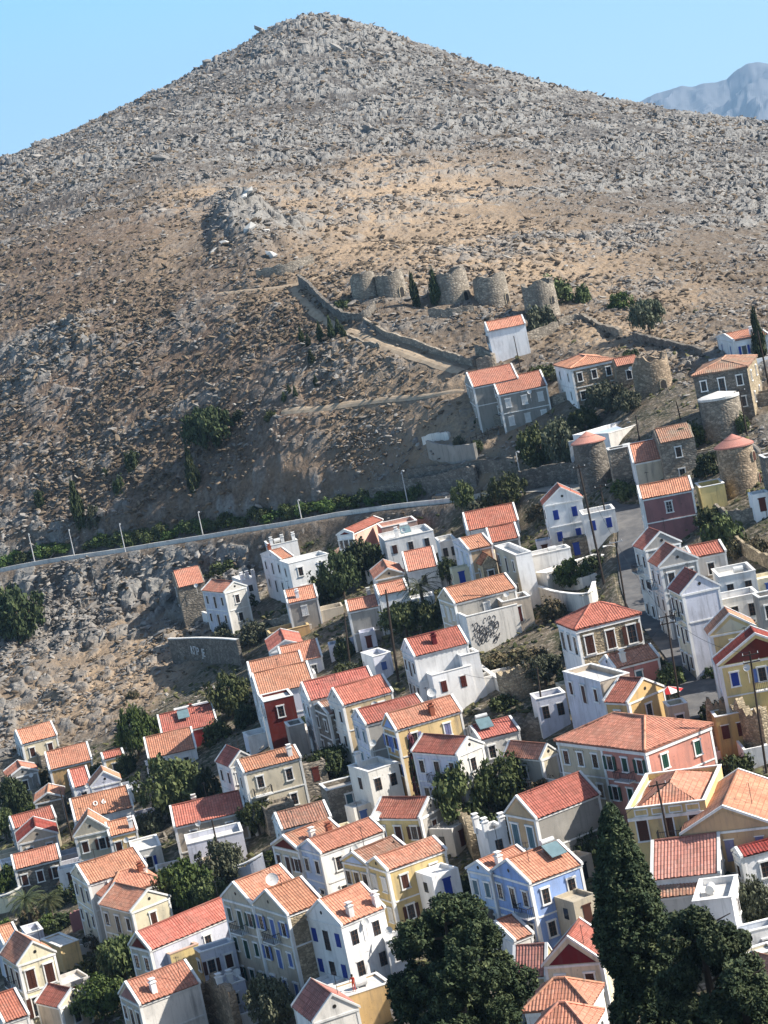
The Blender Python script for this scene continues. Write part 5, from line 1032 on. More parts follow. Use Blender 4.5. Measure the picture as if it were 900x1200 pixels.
pole('j', 'dark utility pole against the bright yellow house near the bottom centre', (461,984), (477,1070), 0)
pole('k', 'utility pole by the long flat white block at left', (248,960), (264,1034), 0)
pole('l', 'dark utility pole rising between the cottages at far lower left', (70,924), (85,986), 0)
pole('m', 'utility pole with transformer box before the yellow parapet mansion', (769,913), (799,1058), 1)
pole('n', 'thin utility pole right of the whitewashed house below the windmills', (602,394), (611,437), 0, rad=.1)
pole('o', 'thin utility pole below the brown stone house', (714,442), (722,482), 0, rad=.1)
pole('p', 'utility pole in front of the white-capped mill', (745,487), (751,528), 0, rad=.12)
pole('q', 'utility pole right of the white-capped mill', (866,456), (876,512), 1, rad=.12)
pole('r', 'utility pole at the far right edge beside the square stone house', (888,388), (901,452), 0, rad=.14)
pole('s', 'thin dark pole among the ruins right of centre', (629,781), (639,860), 0, rad=.12)
pole('t', 'thin pole against the large beige house left of centre', (331,883), (339,922), 0, rad=.1)
pole('u', 'utility pole beside the round ruined mill', (792,470), (798,492), 0, rad=.1)
pole('v', 'utility pole in the dark trees beside the plastered cube house', (404,718), (411,790), 0, rad=.14)
pole('w', 'thin utility pole beside the red-capped mill', (686,520), (692,556), 2, rad=.1)
def cable(label, p, q, sag=.8, r=.022):
    p, q = Vector(p), Vector(q); pts = [p.lerp(q, t/14)-Vector((0, 0, sag*4*(t/14)*(1-t/14))) for t in range(15)]
    a = MB(); a.tube(pts, r, 4, cap=False); tag(a.build('power_cable', IRON), label, 'cable')
cable('sagging cable between the street lamp pole and the double-arm street pole', TOPS['c'], TOPS['d'])
cable('cable between the double-arm street pole and the pole before the lilac wall', TOPS['d'], TOPS['f'])
cable('cable from the tall terrace pole to the upper street pole with lamp', TOPS['a'], TOPS['c'])
cable('long cable from the yellow mansion pole to the double-arm street pole', TOPS['e'], TOPS['d'], 1.)
cable('cable crossing above the ruins to the pole before the lilac wall', TOPS['s'], TOPS['f'], 1.2)
cable('long cable from the thin pole by the large white central house towards the ruins pole', TOPS['h'], TOPS['s'], 1.5)
cable('cable from the parapet mansion pole to the blue mansion pole', TOPS['m'], TOPS['i'], 1.5)
cable('cable from the blue mansion pole to the yellow house pole', TOPS['i'], TOPS['j'], 1.2)
cable('cable from the thick central pole to the pole by the plastered cube house', TOPS['g'], TOPS['v'], 1.)
cable('cable between the white-capped mill poles', TOPS['p'], TOPS['q'], .9)
def lamp_post(px, top, base, label):
    g = gh(px, base); sc = depth_scale(g); Hh = (base-top)/sc*1.03; root = empty('street_lamp', g); tag(root, label, 'street lamp', 'street lamps along the coast road')
    a = MB(); a.tube([(0,0,-.5), (0,0,Hh*.5), (0,0,Hh)], [.13,.1,.08], 8); a.build('post', GALV, root)
    b = MB(); b.tube([(0,0,Hh-.05), (.1,-.5,Hh+.15), (.25,-1.3,Hh+.2)], .05, 6); b.build('arm', GALV, root)
    c = MB(); c.tube([(.22,-1.2,Hh+.2), (.38,-1.95,Hh+.17)], [.1,.17], 8); c.build('lamp_head', DISH, root)
for px, t_, b_, lb in [(41,626,660,'street lamp at the far left end of the coast road'),(88,621,655,'second street lamp from the left on the coast road'),(147,614,647,'third street lamp from the left on the coast road'),(238,600,628,'street lamp on the coast road above the rocky slope and the weathered stone house'),(354,586,611,'street lamp on the coast road above the white mansion'),(478,552,590,'street lamp before the retaining wall of the yellow field'),(613,530,574,'street lamp on the coast road beside the tall shaded retaining wall')]:
    lamp_post(px, t_, b_, lb)
# ------------------------------------------------------------ vegetation
def leaves(cent, nrm_bias, size, rg, n_, asp=1.6):
    """n_ small quads scattered around the given centres; returns vertices and faces"""
    d = rg.normal(0, 1, (n_, 3)); d /= np.linalg.norm(d, axis=1)[:, None]
    nn = d + nrm_bias; nn /= np.linalg.norm(nn, axis=1)[:, None]
    t = np.cross(nn, rg.normal(0, 1, (n_, 3))); t /= np.linalg.norm(t, axis=1)[:, None]; b = np.cross(nn, t)
    s = size*(.6+.8*rg.random((n_, 1))); c = cent
    V = np.stack([c-t*s*asp/2, c-b*s/2+t*s*.1, c+t*s*asp/2, c+b*s/2+t*s*.1], 1).reshape(-1, 3)
    return V, np.arange(n_*4).reshape(-1, 4)
def crown_mesh(name, seed, n_clump, per, size, shape, clump_r, mats):
    """foliage clumps over a crown volume; shape(rg,n) gives clump centres for a crown of unit radius and unit height"""
    rg = np.random.default_rng(seed); C_ = shape(rg, n_clump); rr_ = clump_r*(.6+.8*rg.random((n_clump, 1)))
    d = rg.normal(0, 1, (n_clump, per, 3)); d /= np.linalg.norm(d, axis=2)[..., None]; rad = rg.random((n_clump, per, 1))**.45
    P_ = C_[:, None]+d*rad*rr_[:, None]*np.array([1, 1, .8]); P_ = P_.reshape(-1, 3)
    V, F_ = leaves(P_, d.reshape(-1, 3)*.9+np.array([0, 0, .35]), size, rg, len(P_))
    mi = np.repeat(rg.integers(0, len(mats), n_clump), per)
    return np_mesh(name, V, F_, mats, False, mi)
def sh_round(rg, n):
    d = rg.normal(0, 1, (n, 3)); d /= np.linalg.norm(d, axis=1)[:, None]; r = .35+.55*rg.random((n, 1))**.4; lob = 1+.22*np.sin(d[:, :1]*5+1)*np.cos(d[:, 1:2]*4)
    p = d*r*lob; p[:, 2] = p[:, 2]*.42+.58; return p
def sh_bush(rg, n):
    d = rg.normal(0, 1, (n, 3)); d /= np.linalg.norm(d, axis=1)[:, None]; p = d*(.3+.6*rg.random((n, 1))**.4); p[:, 2] = np.abs(p[:, 2])*.85; return p
def sh_cyp(rg, n):
    z = rg.random(n)**.8; r = np.sin(np.clip(z*1.02+.06, 0, 1)**.75*math.pi)**.8*(.55+.45*rg.random(n)); a = rg.random(n)*2*math.pi; r = r*(1-.35*z)
    return np.stack([r*np.cos(a), r*np.sin(a), z*.97], 1)
GR = dict(dark=[leafm((.032,.046,.018), (.055,.073,.027)), leafm((.042,.058,.022), (.075,.09,.034))], mid=[leafm((.06,.08,.028), (.105,.125,.045)), leafm((.072,.092,.034), (.13,.145,.055))],
          bright=[leafm((.055,.09,.02), (.10,.145,.035)), leafm((.07,.11,.03), (.13,.17,.05))], olive=[leafm((.085,.095,.055), (.13,.135,.085)), leafm((.07,.078,.045), (.15,.15,.10))],
          dry=[leafm((.11,.09,.05), (.18,.14,.08)), leafm((.07,.07,.035), (.14,.11,.06))], bloom=[leafm((.05,.07,.025), (.09,.10,.04)), leafm((.20,.05,.07), (.12,.05,.05))])
CROWN = {}
def crown(kind, col, var):
    k = (kind, col, var)
    if k not in CROWN:
        if kind == 'round': CROWN[k] = crown_mesh('crown', 10+var, 75, 60, .075, sh_round, .23, GR[col])
        elif kind == 'bush': CROWN[k] = crown_mesh('crown', 30+var, 45, 45, .10, sh_bush, .27, GR[col])
        elif kind == 'cyp': CROWN[k] = crown_mesh('crown', 50+var, 70, 45, .10, sh_cyp, .3, GR[col])
    return CROWN[k]
BARK = flatm('bark', (.10,.075,.055), .95)
tv = [0]
def tree(px, py, wpx, hpx, kind='round', col='mid', label=None, group=None, gpt=None):
    g = gh(px, py) if gpt is None else gpt
    if g is None: return
    sc = depth_scale(g); R1 = wpx/2/sc; H1 = hpx/sc; tv[0] += 1; var = tv[0] % 3
    nm = {'round': 'tree', 'bush': 'shrub', 'cyp': 'cypress'}[kind]
    root = empty(nm, g, rng.random()*6.28); tag(root, label, {'round': 'tree', 'bush': 'shrub', 'cyp': 'cypress tree'}[kind], group)
    c = link('crown', crown(kind, col, var), root); zz = H1 if kind != 'bush' else H1*1.05; c.scale = (R1*1.08, R1*1.08, zz)
    if kind == 'bush': c.location = (0, 0, -.1)
    a = MB(); th = max(.06, R1*.07); top = H1*.75 if kind == 'cyp' else H1*.62
    if kind != 'bush':
        a.tube([(0,0,-.8), (th*.6,0,H1*.2), (-th*.5,th,top*.6), (0,0,top)], [th*1.3, th, th*.7, th*.3], 7)
        if kind == 'round':
            for q in range(5): an = q*1.26+.3; a.tube([(0,0,H1*.22+q*.03*H1), (math.cos(an)*R1*.35, math.sin(an)*R1*.35, H1*.42), (math.cos(an)*R1*.65, math.sin(an)*R1*.65, H1*(.55+.04*q))], [th*.6, th*.4, th*.15], 5)
    else:
        for q in range(4): an = q*1.57+.4; a.tube([(0,0,-.3), (math.cos(an)*R1*.3, math.sin(an)*R1*.3, H1*.45)], [th*.7, th*.3], 5)
    a.build('trunk' if kind != 'bush' else 'stems', BARK, root); return root
TR = [
 (250,530,52,54,'round','dark','large round dark tree alone on the brown hillside'),(281,492,16,15,'bush','dark','small dark bush just right of the lone hillside tree'),
 (158,552,22,30,'bush','dark','upright dark shrub left of the lone hillside tree'),(229,575,17,44,'cyp','dark','slim dark cypress on the hillside below the lone round tree'),
 (95,616,18,46,'cyp','dark','dark cypress above the coast road at left'),(112,614,18,28,'bush','olive','bush beside the cypress above the coast road at left'),(142,578,16,24,'bush','dark','dark bush above the third street lamp'),(125,560,12,15,'bush','dark','tiny bush on the brown slope left of the upright dark shrub'),(48,592,15,22,'bush','dark','dark bush on the slope near the left edge'),
 (318,492,16,14,'bush','mid','low green bush in the gully right of the lone hillside tree'),
 (488,357,12,32,'cyp','dark','slim cypress between the second and third windmills'),(513,356,15,36,'cyp','dark','broader cypress just left of the third windmill'),
 (650,352,46,32,'bush','mid','wide green tree behind the fifth windmill'),(684,353,20,24,'bush','mid','small green tree right of the wide one behind the fifth windmill'),(728,362,30,24,'bush','bright','bright shrub on the rocky slope right of the windmills'),(762,390,38,40,'round','olive','rounded olive tree on the rocky slope right of the windmills'),
 (635,386,38,34,'bush','olive','pale grey-green bush in front of the fifth windmill'),(403,364,24,16,'bush','mid','green bush inside the enclosure of the leftmost windmill'),
 (893,424,18,54,'cyp','dark','dark cypress at the right edge beside the low white house'),(740,424,24,18,'bush','dark','dark bush above the round ruined mill'),(636,447,38,24,'bush','mid','green shrub between the grey houses and the white gable house'),(655,444,18,14,'bush','olive','olive shrub touching the white gable house'),
 (712,485,44,36,'round','olive','airy olive tree under the brown stone house'),(738,484,30,26,'round','olive','second olive tree left of the thin pole below the brown stone house'),(686,508,34,30,'round','mid','green tree left of the flat white house with blue panels'),
 (634,553,46,52,'round','mid','rounded tree beside the coast road lamp'),(662,545,44,50,'round','olive','olive tree right of the coast road lamp'),(655,510,28,24,'bush','olive','olive shrub above the coast road trees'),(693,520,20,20,'bush','mid','bush beside the blank white shed'),
 (832,556,34,32,'bush','dark','dark oleander beside the half-round turret'),(818,520,34,30,'bush','mid','oleander between the turret and the white-capped mill'),(850,645,52,52,'bush','mid','large oleander bush below the salmon cone mill'),(832,615,34,26,'bush','mid','bush by the yellow yard block'),(872,505,18,24,'bush','mid','shrub right of the white-capped mill'),
 (540,530,18,24,'bush','olive','shrub beside the wooden fence under the grey houses'),(560,528,14,16,'bush','mid','small shrub under the neoclassical stone house'),(625,440,14,12,'bush','dry','dry bush behind the grey neoclassical house'),
 (546,600,26,34,'round','mid','olive green tree by the road left of the roadside grove'),(598,600,46,42,'round','mid','tall tree of the roadside grove above the long crimson roof'),(570,604,44,28,'bush','olive','silvery bush in the roadside grove'),(590,608,40,16,'bush','bright','yellow-green low shrub in the roadside grove'),(632,606,30,20,'bush','dry','dry bush left of the blue-windowed house'),(735,582,30,20,'bush','mid','shrub at the foot of the flat stone house'),(727,575,20,16,'bush','bright','bright shrub under the red-capped mill'),
 (26,752,66,62,'round','dark','big dark tree at the left edge on the slope below the coast road'),(2,745,44,60,'round','mid','tree cut by the left edge below the coast road'),
 (404,702,44,54,'round','dark','dark tree left of the palm'),(428,684,46,50,'round','dark','tall dark tree above the palm garden'),(380,706,46,40,'bush','mid','broad shrub right of the white mansion'),(438,664,34,34,'bush','mid','shrub below the salmon pink house'),(350,690,46,24,'bush','mid','green hedge under the white mansion'),
 (478,745,50,40,'round','mid','garden tree right of the thick dark pole'),(507,735,44,40,'bush','mid','shrub below the palm'),(460,728,34,40,'round','dark','dark tree behind the thick dark pole'),(492,712,30,26,'bush','mid','bush at the foot of the palm'),(440,748,30,20,'bush','dry','pinkish dry shrub above the bluish hut'),(420,798,34,26,'bush','olive','olive shrub below the bluish garden hut'),(405,770,24,30,'bush','dark','dark shrub below the plastered cube house'),(527,685,22,30,'round','dark','dark small tree right of the orange house behind the palm'),
 (268,672,46,20,'bush','mid','spreading bush behind the saw-tooth parapet block'),(300,752,48,30,'bush','olive','greyish shrub right of the lettered garden wall'),(262,752,30,18,'bush','olive','agave-like shrub above the lettered garden wall'),(330,750,24,22,'bush','dry','dry golden shrub beside the ochre yard wall'),
 (640,686,24,30,'bush','dark','dark garden shrub on the flat white terraces'),(674,690,40,34,'round','bright','bright small tree beside the tall terrace pole'),(696,668,30,22,'bush','dark','dark shrub left of the upper street pole'),(650,725,30,30,'bush','dry','dry bush left of the stone mansion'),
 (590,784,58,26,'bush','dry','wide brownish hedge on the central dry plot, left part'),(625,782,50,28,'bush','dry','brown-gold hedge left of the stone mansion'),(640,805,44,38,'round','olive','twiggy grey tree before the lilac wall'),(570,800,40,20,'bush','olive','rough scrub below the central hedge'),(548,790,34,20,'bush','mid','scrub right of the terrace with dark red doors'),(545,812,50,24,'bush','bright','prickly green garden shrubs in front of the dark-doored terrace'),(590,830,40,20,'bush','mid','scrub beside the broken arch'),
 (272,838,48,48,'round','mid','tree right of the maroon-walled house'),(256,868,34,30,'bush','mid','shrub below the maroon-walled house'),(290,850,30,32,'bush','dark','dark shrub left of the deep red wall'),(163,885,34,56,'round','bright','bright green tree left of the maroon-walled house'),(178,862,26,30,'bush','bright','green bush above the white cottage'),(150,905,28,28,'bush','dark','dark bush beside the little yellow cottage'),
 (205,955,76,66,'round','mid','big round leafy tree between the white cottage and the red-roofed yellow-beige house'),(245,935,30,44,'bush','dark','dark shrub left of the balustraded beige house'),(178,975,44,30,'bush','olive','olive bush below the big round leafy tree'),
 (265,1038,52,52,'round','olive','olive tree in front of the long flat white block'),(222,1075,60,66,'round','bright','bushy bright tree right of the weathered cream house'),(250,1072,40,44,'round','mid','green tree left of the tall beige pair'),(200,1092,40,30,'bush','mid','shrub under the weathered cream house gable'),(305,978,38,42,'round','mid','tree left of the tarpaulin roof house'),(318,1012,16,20,'bush','mid','small shrub in the alley behind the beige pair'),
 (322,1205,54,60,'round','olive','pale olive tree at the bottom edge under the tall beige pair'),(150,1160,56,66,'round','mid','dense tree left of the maroon pediment house'),(122,1196,60,50,'round','bright','bright tree at the bottom left behind the striped red roof'),(112,1150,40,34,'bush','dark','dark bush between the yellow shed and the dense tree'),(172,1130,30,34,'bush','mid','shrub at the foot of the maroon pediment house'),
 (22,960,34,48,'round','dark','dark tree below the shaded grey cottage'),(38,962,26,24,'bush','bright','bright bush below the shaded grey cottage'),(8,985,26,40,'round','mid','tree at the left edge beside the long faded roof'),(12,1040,26,34,'bush','bright','bright bush at the left edge under the rubble house'),(97,1050,34,26,'bush','dark','dark shrub left of the tall cream house'),(72,1058,30,22,'bush','mid','green shrub near the palms at left'),(75,1085,40,20,'bush','dark','dark shrub above the ochre shed'),(8,1095,20,24,'bush','bright','bush at the left edge beside the pinkish roof'),(108,1112,30,20,'bush','dry','dry climbing shrub beside the ochre shed'),
 (548,975,66,76,'round','mid','tall tree before the house with bold striped roof'),(597,948,64,62,'round','mid','dense tree left of the low yellow and grey annex'),(575,985,44,40,'bush','dark','dark shrub left of the white toothed tower'),(522,965,40,40,'round','dark','dark tree beside the gable of the wide striped roof'),(495,935,20,66,'cyp','bloom','bougainvillea climbing between the yellow and striped-roof houses'),
 (388,915,48,40,'round','dark','dark tree below the tan house'),(362,900,30,24,'bush','dark','dark shrub right of the long patchy orange roof'),(405,845,16,14,'bush','bright','small shrub between the tan house walls'),(350,925,30,20,'bush','mid','bush below the large beige house'),(475,1000,50,30,'bush','dark','dark shrubs in front of the wide striped roof house'),(500,985,34,30,'round','mid','green tree right of the wide striped roof house'),(352,1150,18,70,'cyp','dark','dark creeper column between the beige pair and the bright white house'),
 (888,1085,46,54,'round','olive','thin-leaved tree at the right edge behind the flat white block'),(690,1012,40,50,'bush','dark','dark shrub under the pink double mansion'),(668,1110,44,40,'bush','dark','ivy heap right of the vivid blue mansion'),(735,1015,40,30,'bush','mid','shrub below the yellow parapet mansion'),(885,935,30,16,'bush','bright','green strip of shrubs at the right edge above the ochre house'),(622,905,30,20,'bush','mid','shrub below the striped low annex'),(590,880,36,16,'bush','bright','green creeper behind the low grey and yellow annex'),(700,950,30,26,'bush','dark','bush between the pink mansion and the yellow parapet mansion'),
 (865,650,30,24,'bush','dry','dry golden bush above the terraces at right'),(888,648,30,24,'bush','dry','dry golden bush at the right edge above the terraces'),(850,905,30,20,'bush','olive','shrub on the sunlit ruin'),(842,865,14,18,'bush','mid','small bush beside the low ochre house')]
for t in TR: tree(*t)
for i, (x, y, w_, h_) in enumerate([(355,404,8,18),(377,402,9,22),(390,398,10,24),(398,394,9,18),(366,427,10,15),(347,466,7,12),(340,464,7,12),(334,472,8,11),(371,452,7,11),(362,405,7,12),(404,398,8,14)]):
    tree(x, y, w_, h_, 'cyp', 'dark', 'small dark cypress in the loose line running down from the windmills', 'small cypresses below the windmills')
rg0 = np.random.default_rng(12)
for i in range(4, 62):
    if i > 50 and i % 2: continue
    p = offset_line(ROAD_A, -4.4-1.2*rg0.random())[i]; X, Y_ = p[0], p[1]; g = np.array([X, Y_, float(T(X, Y_))]); px_, py_ = proj(*g); sc = depth_scale(g)
    if px_ < -10 or px_ > 500 or (px_ < 175 and rg0.random() < .3): continue
    tree(0, 0, (3.4+2.6*rg0.random())*sc, (1.7+1.3*rg0.random())*sc, 'bush', 'bright' if rg0.random() < .55 else 'mid', 'green roadside shrub in the row along the uphill side of the coast road', 'roadside shrubs along the coast road', gpt=g)
# extra garden shrubs between the houses, like the ones around them
k = 0
while k < 130:
    x = 10+880*rg0.random(); y = 640+550*rg0.random()
    if y < 720-.15*x+180*max(0, (300-x)/300): continue
    k += 1; g = gh(x, y)
    if g is None: continue
    sc = depth_scale(g); s_ = 1+1.3*rg0.random()
    tree(x, y, 2*s_*sc, 1.5*s_*sc, 'bush', ['mid', 'dark', 'bright', 'olive', 'mid', 'dry'][int(rg0.random()*6)], 'small garden shrub growing in the gaps between the houses', 'garden shrubs in the gaps between houses')
# palms
def palm(label, px, py, hpx, rpx):
    g = gh(px, py); sc = depth_scale(g); H1 = hpx/sc; R1 = rpx/sc; root = empty('palm_tree', g); tag(root, label, 'palm tree'); a = MB(); a.tube([(0,0,-.5), (.1,0,H1*.4), (0,.1,H1*.72)], [.32,.27,.3], 10); a.build('trunk', BARK, root)
    f = MB(); rg = np.random.default_rng(int(px))
    for q in range(34):
        an = q*2.4; el = .9-1.3*(q/34); pts = []; p = Vector((0,0,H1*.72)); d = Vector((math.cos(an)*math.cos(el), math.sin(an)*math.cos(el), math.sin(el)))
        for s_ in range(8):
            pts.append(p.copy()); p = p+d*R1/7; d = (d+Vector((0,0,-.16))).normalized()
        f.tube(pts, [.04]*7+[.01], 3, cap=False)
        for i in range(1, 8):
            dd = (pts[i]-pts[i-1]).normalized(); sd = dd.cross(Vector((0,0,1))).normalized()
            for sg in (-1, 1):
                for t in (0, .5): b_ = pts[i-1].lerp(pts[i], t); tip = b_+sd*sg*.42+dd*.28+Vector((0,0,-.14)); f.add([b_, b_+dd*.12, tip], [(0,1,2)])
    f.build('fronds', leafm((.055,.07,.03), (.11,.12,.055)), root)
palm('date palm with orange fruit clusters in the garden below the coast road', 500, 730, 62, 30)
palm('palm at far left between the rubble stone house and the cream neoclassical house', 38, 1092, 56, 26)
palm('second smaller palm beside the one at far left', 62, 1082, 40, 20)
# big foreground conifers
def big(label, cx, ytop, Y0, R1, seed, kind, n_cl, mats, nm='conifer', tiers=0):
    r = ray(cx, ytop); X = r[0]/r[1]*Y0; zt = r[2]/r[1]*Y0; zb = float(T(X, Y0)); H1 = zt-zb; root = empty(nm, (X, Y0, zb)); tag(root, label, 'conifer' if nm == 'conifer' else 'cypress tree')
    rg = np.random.default_rng(seed)
    if kind == 'cyp':
        z = rg.random(n_cl)**.9; rr_ = np.minimum(1, ((1-z)*4.2)**.62)*np.clip(.25+z*3, 0, 1); lump = 1+.22*np.sin(z*19+3*np.sin(seed+z*5)); a = rg.random(n_cl)*2*math.pi; q = .5+.5*rg.random(n_cl)**.5
        C_ = np.stack([rr_*q*lump*np.cos(a)*R1, rr_*q*lump*np.sin(a)*R1, z*H1], 1)
    else:
        nl = 64; la = rg.random(nl)*2*math.pi; lz = .12+.84*rg.random(nl); lr = np.sqrt(np.clip(1-((lz-.42)/.6)**2, .05, 1))*(.75+.3*rg.random(nl)); L_ = np.stack([lr*.82*np.cos(la)*R1, lr*.82*np.sin(la)*R1, lz*H1*.93], 1); L_[0] = (0, 0, H1*.90); L_[1] = (.2*R1, -.3*R1, H1*.8)
        k = rg.integers(0, nl, n_cl); d = rg.normal(0, 1, (n_cl, 3)); d /= np.linalg.norm(d, axis=1)[:, None]; C_ = L_[k]+d*R1*.21*(.75+.35*rg.random((n_cl, 1)))*np.array([1, 1, .75]); C_[:, 2] = np.minimum(C_[:, 2], H1)
    per = 64; cr_ = .36 if kind == 'cyp' else .38
    d = rg.normal(0, 1, (n_cl, per, 3)); d /= np.linalg.norm(d, axis=2)[..., None]
    P_ = C_[:, None]+d*(rg.random((n_cl, per, 1))**.3)*cr_*np.array([1, 1, 1.1]); V, F_ = leaves(P_.reshape(-1, 3), d.reshape(-1, 3)*.8+np.array([0, 0, .4]), .135, rg, n_cl*per, 2.)
    link('crown', np_mesh('crown', V, F_, mats, False, np.repeat(rg.integers(0, len(mats), n_cl), per)), root)
    a = MB(); a.tube([(0,0,-1), (0,0,H1*.5), (0,0,H1*.9)], [.4,.28,.08], 8)
    for q in range(14): an = q*2.4; z_ = H1*(.2+.05*q); a.tube([(0,0,z_), (math.cos(an)*R1*.6, math.sin(an)*R1*.6, z_+.8)], [.1,.03], 5)
    a.build('trunk', BARK, root); return root
CM = [leafm((.022,.036,.017), (.045,.064,.027)), leafm((.03,.047,.021), (.062,.08,.033)), leafm((.05,.068,.03), (.11,.125,.055))]
big('large round dark conifer in the foreground at the bottom centre', 512, 1036, 150, 5.2, 3, 'dome', 2600, CM)
big('tall narrow dark cypress in the foreground at lower right', 714, 948, 142, 2.0, 5, 'cyp', 1900, CM, 'cypress')
big('broad dark conifer in the foreground right of the tall cypress', 812, 1052, 134, 3.4, 7, 'dome', 2200, CM)
big('lower dark conifer shoulder in the foreground at the bottom right corner', 862, 1125, 128, 2.8, 9, 'dome', 1000, CM)
# ------------------------------------------------------------ writing, vehicles, person and other small things
def letters(txt, label_house, mat, size, loc, rot, ext=.015, nm='lettering'):
    cu = bpy.data.curves.new(nm, 'FONT'); cu.body = txt; cu.size = size; cu.extrude = ext; cu.align_x = 'CENTER'; cu.materials.append(mat); o_ = bpy.data.objects.new(nm, cu); COL.objects.link(o_)
    dg = bpy.context.evaluated_depsgraph_get(); me = bpy.data.meshes.new_from_object(o_.evaluated_get(dg)); bpy.data.objects.remove(o_); o2 = link(nm, me, label_house); o2.location = loc; o2.rotation_euler = rot; return o2
H1_ = HS['broad white house whose large orange roof carries two white painted marks']; s_ = math.atan2(H1_['rr'], H1_['w']/2)
for tx, fx in (('0', .40), ('6', .54)):
    letters(tx, H1_['root'], plaster((.75,.73,.68),   .2), 1.5, (fx*H1_['l'], H1_['w']*.2, H1_['H']+H1_['rr']*.40+.22), (s_, 0, 0), nm='painted_mark')
H2_ = HS['broad double mansion under one orange hip roof, half beige and half pink']
bb = MB(); zb_ = H2_['zb']; w2 = H2_['w']; pcs = []
bb.box(-.035, 0, w2*.5, w2-.3, H2_['H']-3.5, H2_['H']-.52); bb.box(-.035, 0, w2*.5, w2-.3, zb_, H2_['H']-3.72); bb.build('beige_facade', wallm('beige'), H2_['root'])
q_ = MB(); q_.box(-.09, 0, w2*.5-.32, w2*.5, zb_, H2_['H']-.5); q_.build('pilaster', TRIM, H2_['root'])
letters('V E N T A', H2_['root'], flatm('faded_lettering', (.34,.26,.16)), .42, (-.05, w2*.76, H2_['H']-1.0), (math.pi/2, 0, -math.pi/2))
H3_ = HS['white plastered terrace wall block covered with black graffiti scribbles']; rg = np.random.default_rng(4); gb_ = MB()
for q in range(60):
    x0 = .5+rg.random()*H3_['l']*.48; z0 = H3_['H']-.8-rg.random()*3.4; a0 = rg.random()*6; r0 = .1+.3*rg.random(); pts = [(x0+r0*math.cos(a0+t*.7)*(1+.3*t/8), -.03, z0+r0*1.2*math.sin(a0+t*.9)) for t in range(int(5+rg.integers(0, 6)))]
    for p, q_ in zip(pts[:-1], pts[1:]): gb_.bar(p, q_, .055, .03, up=(0, 1, 0))
gb_.build('graffiti', flatm('spray_paint', (.05,.05,.055), .7), H3_['root'])
# faded letters on the lettered garden wall: stand on its valley face
wl_ = [o for o in bpy.data.objects if o.get('label', '').startswith('dark stone garden terrace wall')][0]
pa, pb = gh(222, 777), gh(252, 777); d_ = pb-pa; an_ = math.atan2(d_[1], d_[0]); mid = (pa+pb)/2; nn_ = np.array([math.sin(an_), -math.cos(an_)])
off = mid[:2]+nn_*.34-np.array(wl_.location[:2]); letters('K\u03a0P  JE', wl_, plaster((.6,.6,.6), .2), 2.1, (off[0], off[1], mid[2]+1.5-wl_.location[2]), (math.pi/2, 0, an_), nm='painted_letters')
def car(label, p, rz, paint):
    root = empty('car', p, rz); tag(root, label, 'car'); a = MB(); pr = [(-2.1,.35),(-2.1,.8),(-1.9,.95),(-1.2,1.02),(-.7,1.45),(.7,1.48),(1.35,1.0),(2.0,.85),(2.12,.5),(2.1,.3)]
    n = len(pr); ys = [(-.86, 1.), (.86, 1.)]
    def wy(z, s): return s*(.86 if z < 1.1 else .66)
    a.add([(x, wy(z, -1), z) for x, z in pr]+[(x, wy(z, 1), z) for x, z in pr], [tuple(range(n)), tuple(range(2*n-1, n-1, -1))]+[(i, i+n, (i+1)%n+n, (i+1)%n) for i in range(n)])
    a.build('body', flatm('car_paint_'+label[:5], paint, .25, .6), root)
    g = MB()
    for s in (-1, 1): g.add([(-1.0, s*.84, 1.06), (1.15, s*.84, 1.06), (.65, s*.70, 1.40), (-.62, s*.70, 1.40)], [(0, 1, 2, 3)])
    g.add([(1.37,-.78,1.03),(1.37,.78,1.03),(.78,.62,1.42),(.78,-.62,1.42)], [(0,1,2,3)]); g.add([(-1.22,-.78,1.05),(-1.22,.78,1.05),(-.78,.62,1.40),(-.78,-.62,1.40)], [(0,3,2,1)])
    g.build('windows', GLASS, root)
    for x in (-1.3, 1.3):
        for y in (-.8, .8):
            w_ = MB(); w_.tube([(x, y-.1, .33), (x, y+.1, .33)], .33, 14); wo = w_.build('wheel', flatm('tyre', (.02,.02,.02), .9), root); r_ = MB(); r_.tube([(x, y-.12 if y < 0 else y+.08, .33), (x, y-.08 if y < 0 else y+.12, .33)], .2, 10); r_.build('rim', GALV, wo)
    for y in (-.6, .6): l_ = MB(); l_.box(2.02, 2.13, y-.16, y+.16, .6, .75); l_.build('headlight', DISH, root)
def on_road(px):
    best = min(range(len(ROAD_A)), key=lambda i: abs(proj(*ROAD_A[i])[0]-px)); p = ROAD_A[best]; d = ROAD_A[best+1]-p if best < len(ROAD_A)-1 else p-ROAD_A[best-1]; return p+np.array([0, 0, .05]), math.atan2(d[1], d[0])
p_, a_ = on_road(516); car('black parked car on the coast road before the retaining wall', p_, a_, (.012,.012,.014))
p_, a_ = on_road(688); car('pale silver car parked on the road near the red-capped mill', p_, a_, (.5,.5,.5))
# umbrella
g = gh(783, 806, 2.4); root = empty('parasol', g); tag(root, 'red and white parasol open beside the street corner', 'parasol'); a = MB(); a.tube([(0,0,0), (0,0,2.5)], .03, 6); a.build('pole', GALV, root)
for q in range(8):
    t0, t1 = q*math.pi/4, (q+1)*math.pi/4; c = MB(); R1 = 1.7; c.add([(0,0,2.6), (R1*math.cos(t0), R1*math.sin(t0), 2.0), (R1*math.cos(t1), R1*math.sin(t1), 2.0)], [(0,1,2)]); c.build('canopy_panel', flatm('canopy_red', (.45,.03,.03), .8) if q % 2 else flatm('canopy_white', (.75,.73,.7), .8), root)
